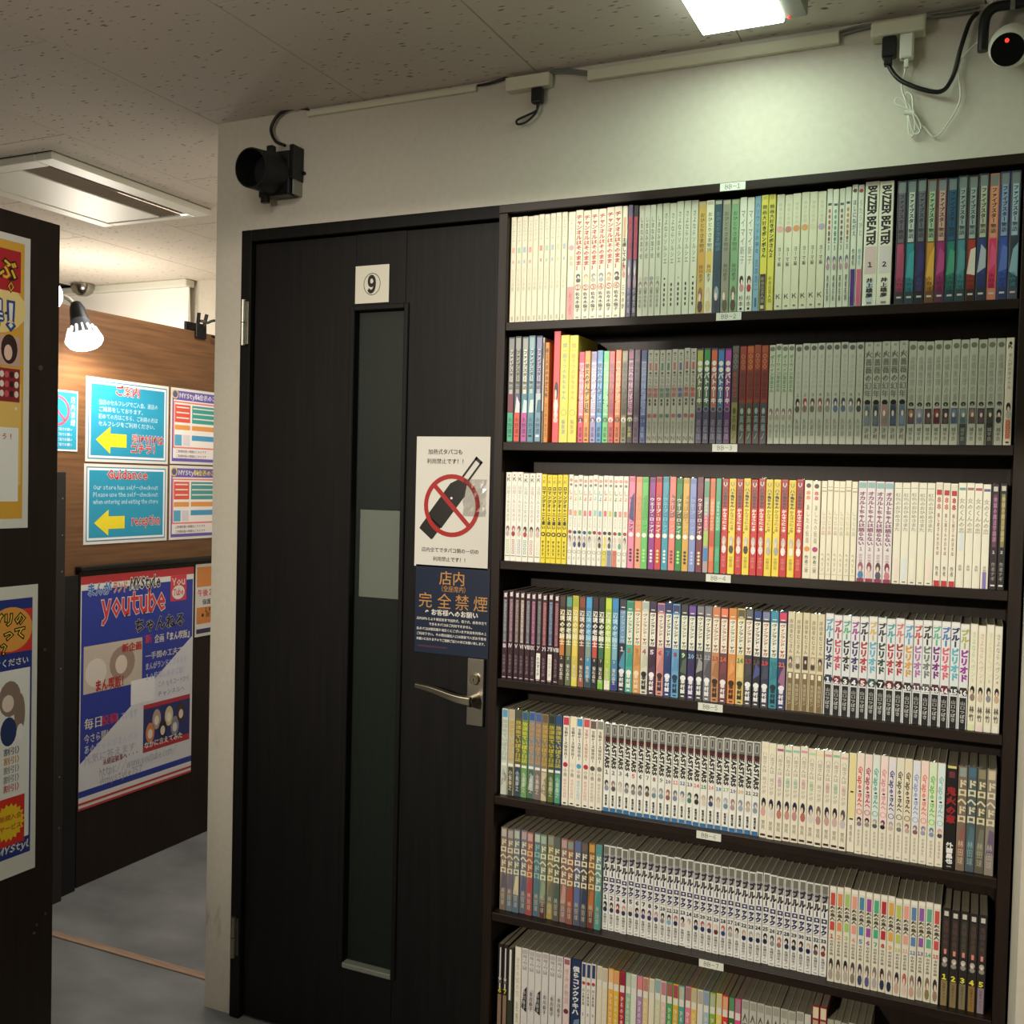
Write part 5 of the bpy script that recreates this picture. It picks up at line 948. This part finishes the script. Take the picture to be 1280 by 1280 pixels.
# row 7 -------------------------------------------------------------
def row7():
    S_(7, 621.5, 634.5, 2, 'dark comic with yellow number and white band', '262120', [('b', .45, .96, 'd8d4cc', .3), ('f', .52, .60, 'b0aca4', '6c6c64'), ('n', '67', .40, 'd8c838', .8, .04), ('b', .0, .38, '8c705c', .9)], .178, .12, sb=.02)
    S_(7, 635, 641.5, 1, 'thin dark comic with white page edge', '34382c', [('b', .35, .98, 'dcdcd4', .5)], .178, .12, sb=.02)
    S_(7, 643, 651.6, 1, 'cream comic leaning slightly toward the door', 'e3dfcf', [('v', '空気の底の空', .88, .40, 'b8b4a4', .5), ('v', '星野', .35, .08, 'a8a494', .4)], .182, .12, sb=.02, tilt=0)
    S_(7, 652, 703.6, 6, 'pale grey comic with vertical black author name', 'd6d2cf', [('b', .93, .985, 'b4b0ac', .9), ('b', .74, .92, 'a8a4a0', .7), ('v', 'おや', .90, .76, 'e8e4e0', .8), ('d', .28, .52, ['2c2428', 'c4bcbc', '2c2428', 'ccc8c4', 'c8c0bc', 'ccc8c4']), ('v', '市川春子', .50, .26, ['c8c4c0', '34302c', 'c8c4c0', '34302c', '34302c', '34302c'], .45, .02)], .181, .12, sb=.024)
    S_(7, 704, 712.8, 1, 'pale pink comic with crimson diamond', 'dcc8c4', [('b', .92, .98, 'a06070', .9), ('v', 'きみの物語', .88, .45, 'b8a09c', .6), ('o', .36, .36, '6c2c34')], .180, .12, sb=.024)
    S_(7, 714, 726.4, 1, 'navy volume with white brush title', '223258', [('v', '僕らコンクウキハ', .92, .35, 'dcdcd8', .65, .03), ('d', .10, .30, '6c84a0')], .183, .13, sb=.022)
    S_(7, 727, 745.4, 3, 'white comic with navy head and red circle', 'dcd8cf', [('b', .83, .985, '2c3c68', .9), ('o', .76, .36, 'b03c3c'), ('v', '日ｘある道', .70, .50, '44403c', .55), ('n', '123', .38, '54504c', .5)], .181, .12, sb=.022)
    cs = ['dcd4bc', 'd8d0b8', 'e0a844', 'd8b43c', 'b02c40', '94bc9c', 'd8dccc', 'a884b0', 'd8c08c', 'dcd8c0', 'c8ccac', 'd8bcb4', '4ca45c', 'd8ac3c', '4ca08c', 'dc7c94', 'dcb858', 'd8d4cc', 'a0b8c4', '84ac34', 'e0c85c', 'd0342c', '2c6c34', 'd84c84']
    hs = ['c8c0a8', 'c0b8a4', 'e0b484', 'd89c6c', '8c2838', 'b8c4ac', 'c8ccbc', 'e07c74', 'b87c74', 'c8c4b0', '8cacac', 'b87c84', 'a85c60', 'a04c54', 'b8b8a8', '9c7470', 'b8b498', 'b0a89c', '8c9cac', 'b0b498', 'c8c098', 'e0a47c', '5c8c64', 'a87c88']
    S_(7, 746, 928, 24, 'slim soft coloured comic with pale head', cs, [('b', .84, .985, hs, 1), ('b', .76, .84, 'dcd8cc', 1), ('v', 'ひるのつき話', .72, .30, 'e8dcc8', .55), ('o', .25, .25, 'e8e0d0')], .180, .12, sb=.022)
    S_(7, 928.5, 1007, 8, 'grey comic with black ink figure mark', 'b9b7ab', [('b', .90, .985, '9c9a8c', .9), ('v', '人間ロ失格', .86, .35, '4c4a44', .65, .01)], .180, .12, sb=.022)
    S_(7, 1007.4, 1016, 1, 'white comic with green title strip', 'c8c8b8', [('b', .80, .88, '4c8c6c', .8), ('v', 'みどりの町', .76, .30, '4c8c6c', .5)], .180, .12, sb=.022)
    S_(7, 1016.6, 1035.6, 2, 'taller crimson comic with cream head', '8c2c34', [('b', .88, .985, 'dccfae', .95), ('b', .80, .86, 'b8a080', .9), ('v', '赤い糸の家', .74, .30, 'e0c8bc', .6, .02)], .203, .13, sb=.016)
    S_(7, 1036.2, 1090, 6, 'dull grey green comic at the row end', 'a5a594', [('v', '静かな森の', .86, .35, '6c6c5c', .5)], .181, .12, sb=.022)
row7()

books = []
for R_ in RUN:
    r = R_['row']; yb_ = R_['sb'] + .0005
    xa = float(at(R_['x0'], YR[r], 1, yb_)[0]); xb = float(at(R_['x1'], YR[r], 1, yb_)[0])
    xa = max(xa, .0025); xb = min(xb, XR - .0240)
    for i in range(R_['n']):
        x0 = xa + (xb - xa) * i / R_['n']; x1 = xa + (xb - xa) * (i + 1) / R_['n']
        books.append(dict(R=R_, i=i, x=x0, t=x1 - x0 - .0006))
# keep neighbours from overlapping
for r in range(1, 8):
    bs = sorted([q for q in books if q['R']['row'] == r], key=lambda q: q['x'])
    for p, q in zip(bs, bs[1:]):
        if p['x'] + p['t'] > q['x'] - .0004:
            p['t'] = q['x'] - .0005 - p['x']
for q in books:
    dist = math.hypot(q['x'] - CPOS[0], CPOS[1])
    q['area'] = q['t'] * q['R']['h'] / dist ** 2 * (.38 if q['R']['row'] == 7 else 1)
for k, q in enumerate(sorted(books, key=lambda q: -q['area'])):
    q['single'] = k < 300
def fig(b, cx, z0, z1, T, y, hair, body, seed):
    rnd = random.Random(seed); w_ = T * .42; h_ = z1 - z0
    b.disc(cx + rnd.uniform(-.05, .05) * T, z0 + h_ * .22, w_ * .95, h_ * .26, y, ink(body), 8)
    b.disc(cx, z0 + h_ * .70, w_ * .85, h_ * .30, y - .00005, ink(hair), 9)
    b.disc(cx + rnd.uniform(-.1, .1) * T, z0 + h_ * .58, w_ * .45, h_ * .17, y - .0001, ink('e6cfc0'), 8)
def spine(bb, lb, q, x0=0., y0=0., z0=0.):
    """body faces into bb (bands, pictures) and lettering into lb"""
    R_, i, T = q['R'], q['i'], q['t']; H = q['h']; D = R_['d']
    D = min(D, DP - .007 - R_['sb'] - .002)
    c = min(.0013, T * .2); th = .0006
    m = ink(pick(R_['base'], i))
    ol = [(c, 0), (T - c, 0), (T - c * .3, c * .3), (T, c), (T, D), (T - th, D), (T - th, c), (th, c), (th, D), (0, D), (0, c), (c * .3, c * .3)]
    n = len(ol)
    bb.add([(x0 + x, y0 + y, z0) for x, y in ol] + [(x0 + x, y0 + y, z0 + H) for x, y in ol],
           [(k, (k + 1) % n, n + (k + 1) % n, n + k) for k in range(n)] + [tuple(reversed(range(n))), tuple(range(n, 2 * n))], m)
    cx = x0 + T / 2; rnd = random.Random(int(q['x'] * 9999))
    for k, e in enumerate(R_['els']):
        y = y0 - .00012 * (k + 1)
        if e[0] == 'b':
            w_ = (T - 2 * c) * (pick(e[4], i) if len(e) > 4 else 1) / 2
            bb.rect(cx - w_, cx + w_, z0 + e[1] * H, z0 + e[2] * H, y, ink(pick(e[3], i)))
        elif e[0] == 'd':
            w_ = (T - 2 * c) * .48; s_ = rnd.uniform(-.08, .08) * H
            bb.poly([(cx - w_, z0 + e[1] * H), (cx + w_, z0 + e[1] * H + s_), (cx + w_, z0 + e[2] * H - s_ * .5), (cx - w_ * .2, z0 + e[2] * H + s_ * .6)], y, ink(pick(e[3], i)))
        elif e[0] == 'f':
            fig(bb, cx, z0 + e[1] * H, z0 + e[2] * H, T - 2 * c, y, pick(e[3], i), pick(e[4], i), int(q['x'] * 9999))
        elif e[0] in ('s', 's2'):
            for j in range(4 if e[0] == 's' else 1):
                zz = z0 + H * rnd.uniform(e[1], e[2]); bb.rect(cx + (T * .45 - .0014) * (1 if j % 2 else -1) - .0007, cx + (T * .45 - .0014) * (1 if j % 2 else -1) + .0011, zz, zz + .003, y, ink(e[3]))
        elif e[0] == 'o':
            rr = T * e[2]; bb.disc(cx, z0 + e[1] * H, rr, rr, y, ink(pick(e[3], i)), 12)
        elif e[0] == 'q':
            rr = T * e[2]; bb.ring(cx, z0 + e[1] * H, rr * .8, rr, y, ink(pick(e[3], i)), 14)
        elif e[0] in ('v', 'r'):
            s_ = pick(e[1], i); bo = (e[6] if len(e) > 6 else .0) + .018
            (lb.vtext if e[0] == 'v' else lb.rtext)(s_, cx, z0 + e[2] * H, z0 + e[3] * H, (T - c) * e[5] * (1.15 if e[0] == 'v' else 1), y, ink(pick(e[4], i)), bo)
        elif e[0] == 'n':
            s_ = e[1][i % len(e[1])]; h_ = min(T * e[4] * 1.35, .012) if len(s_) < 2 else min(T * e[4] * 1.15, .0115)
            lb.text(s_, cx, z0 + e[2] * H, h_, y, ink(pick(e[3], i)), bold=(e[5] if len(e) > 5 else .02), width=(T - c) * .86)
def pages(bb, q, x0=0., y0=0., z0=0.):
    T = q['t']; D = min(q['R']['d'], DP - .009 - q['R']['sb']); c = min(.0013, T * .2)
    bb.box(x0 + .0008, x0 + T - .0008, y0 + c + .0004, y0 + D - .002, z0 + .001, z0 + q['h'] - .0012, M_PAGES)
mass = MB()
rj = random.Random(5)
for q in books:
    R_ = q['R']; q['h'] = R_['h'] + (rj.uniform(-.0016, .0012) if R_['row'] not in (7,) else rj.uniform(-.001, .001))
    y = R_['sb'] + rj.uniform(-.0018, .0022); z = BD[R_['row']] + .0002 + max(0, q['t'] * math.sin(R_['tilt']))
    if not q['single']:
        spine(mass, mass, q, q['x'], y, z); pages(mass, q, q['x'], y, z); continue
    bb, lb, pb = MB(), MB(), MB()
    spine(bb, lb, q); pages(pb, q)
    n, i = R_['n'], q['i']; rw = ROW[R_['row']] + ' shelf'
    if n == 1:
        lab = '%s, %s' % (R_['desc'], rw)
    elif R_['num']:
        lab = '%s, volume %s, %s' % (R_['desc'], word(R_['num'][i]), rw)
    elif n > 3 and i == n - 1:
        lab = '%s, last of %s on %s' % (R_['desc'], NUM.get(n, 'many'), rw)
    else:
        lab = '%s, %s of %s on %s' % (R_['desc'], ORD[i] if i < 16 else 'later', NUM.get(n, 'many'), rw)
    z += .0
    o = bb.build('comic_book', None, (q['x'], y, z), (0, R_['tilt'], 0), label=lab, cat='book', group='comics on the %s shelf' % ROW[R_['row']])
    pb.build('page_block', o)
    if R_['row'] < 6:
        T = q['t']; H = q['h']; fb = MB(); j = [rj.uniform(0, .0018) for _ in range(5)]
        fb.add([(T * k / 4, -.0003 + (.0022 if v else 0), H - .0006 + (j[k] + .0012 if v else 0)) for v in (0, 1) for k in range(5)], [(k, k + 1, k + 6, k + 5) for k in range(4)], M_F2)
        fb.build('clear_film_edge', o)
    if lb.v:
        lb.build('spine_lettering', o)
mass.build('comic_books', kind='stuff', label='remaining slimmer comics filling the gaps along the shelves', cat='books')
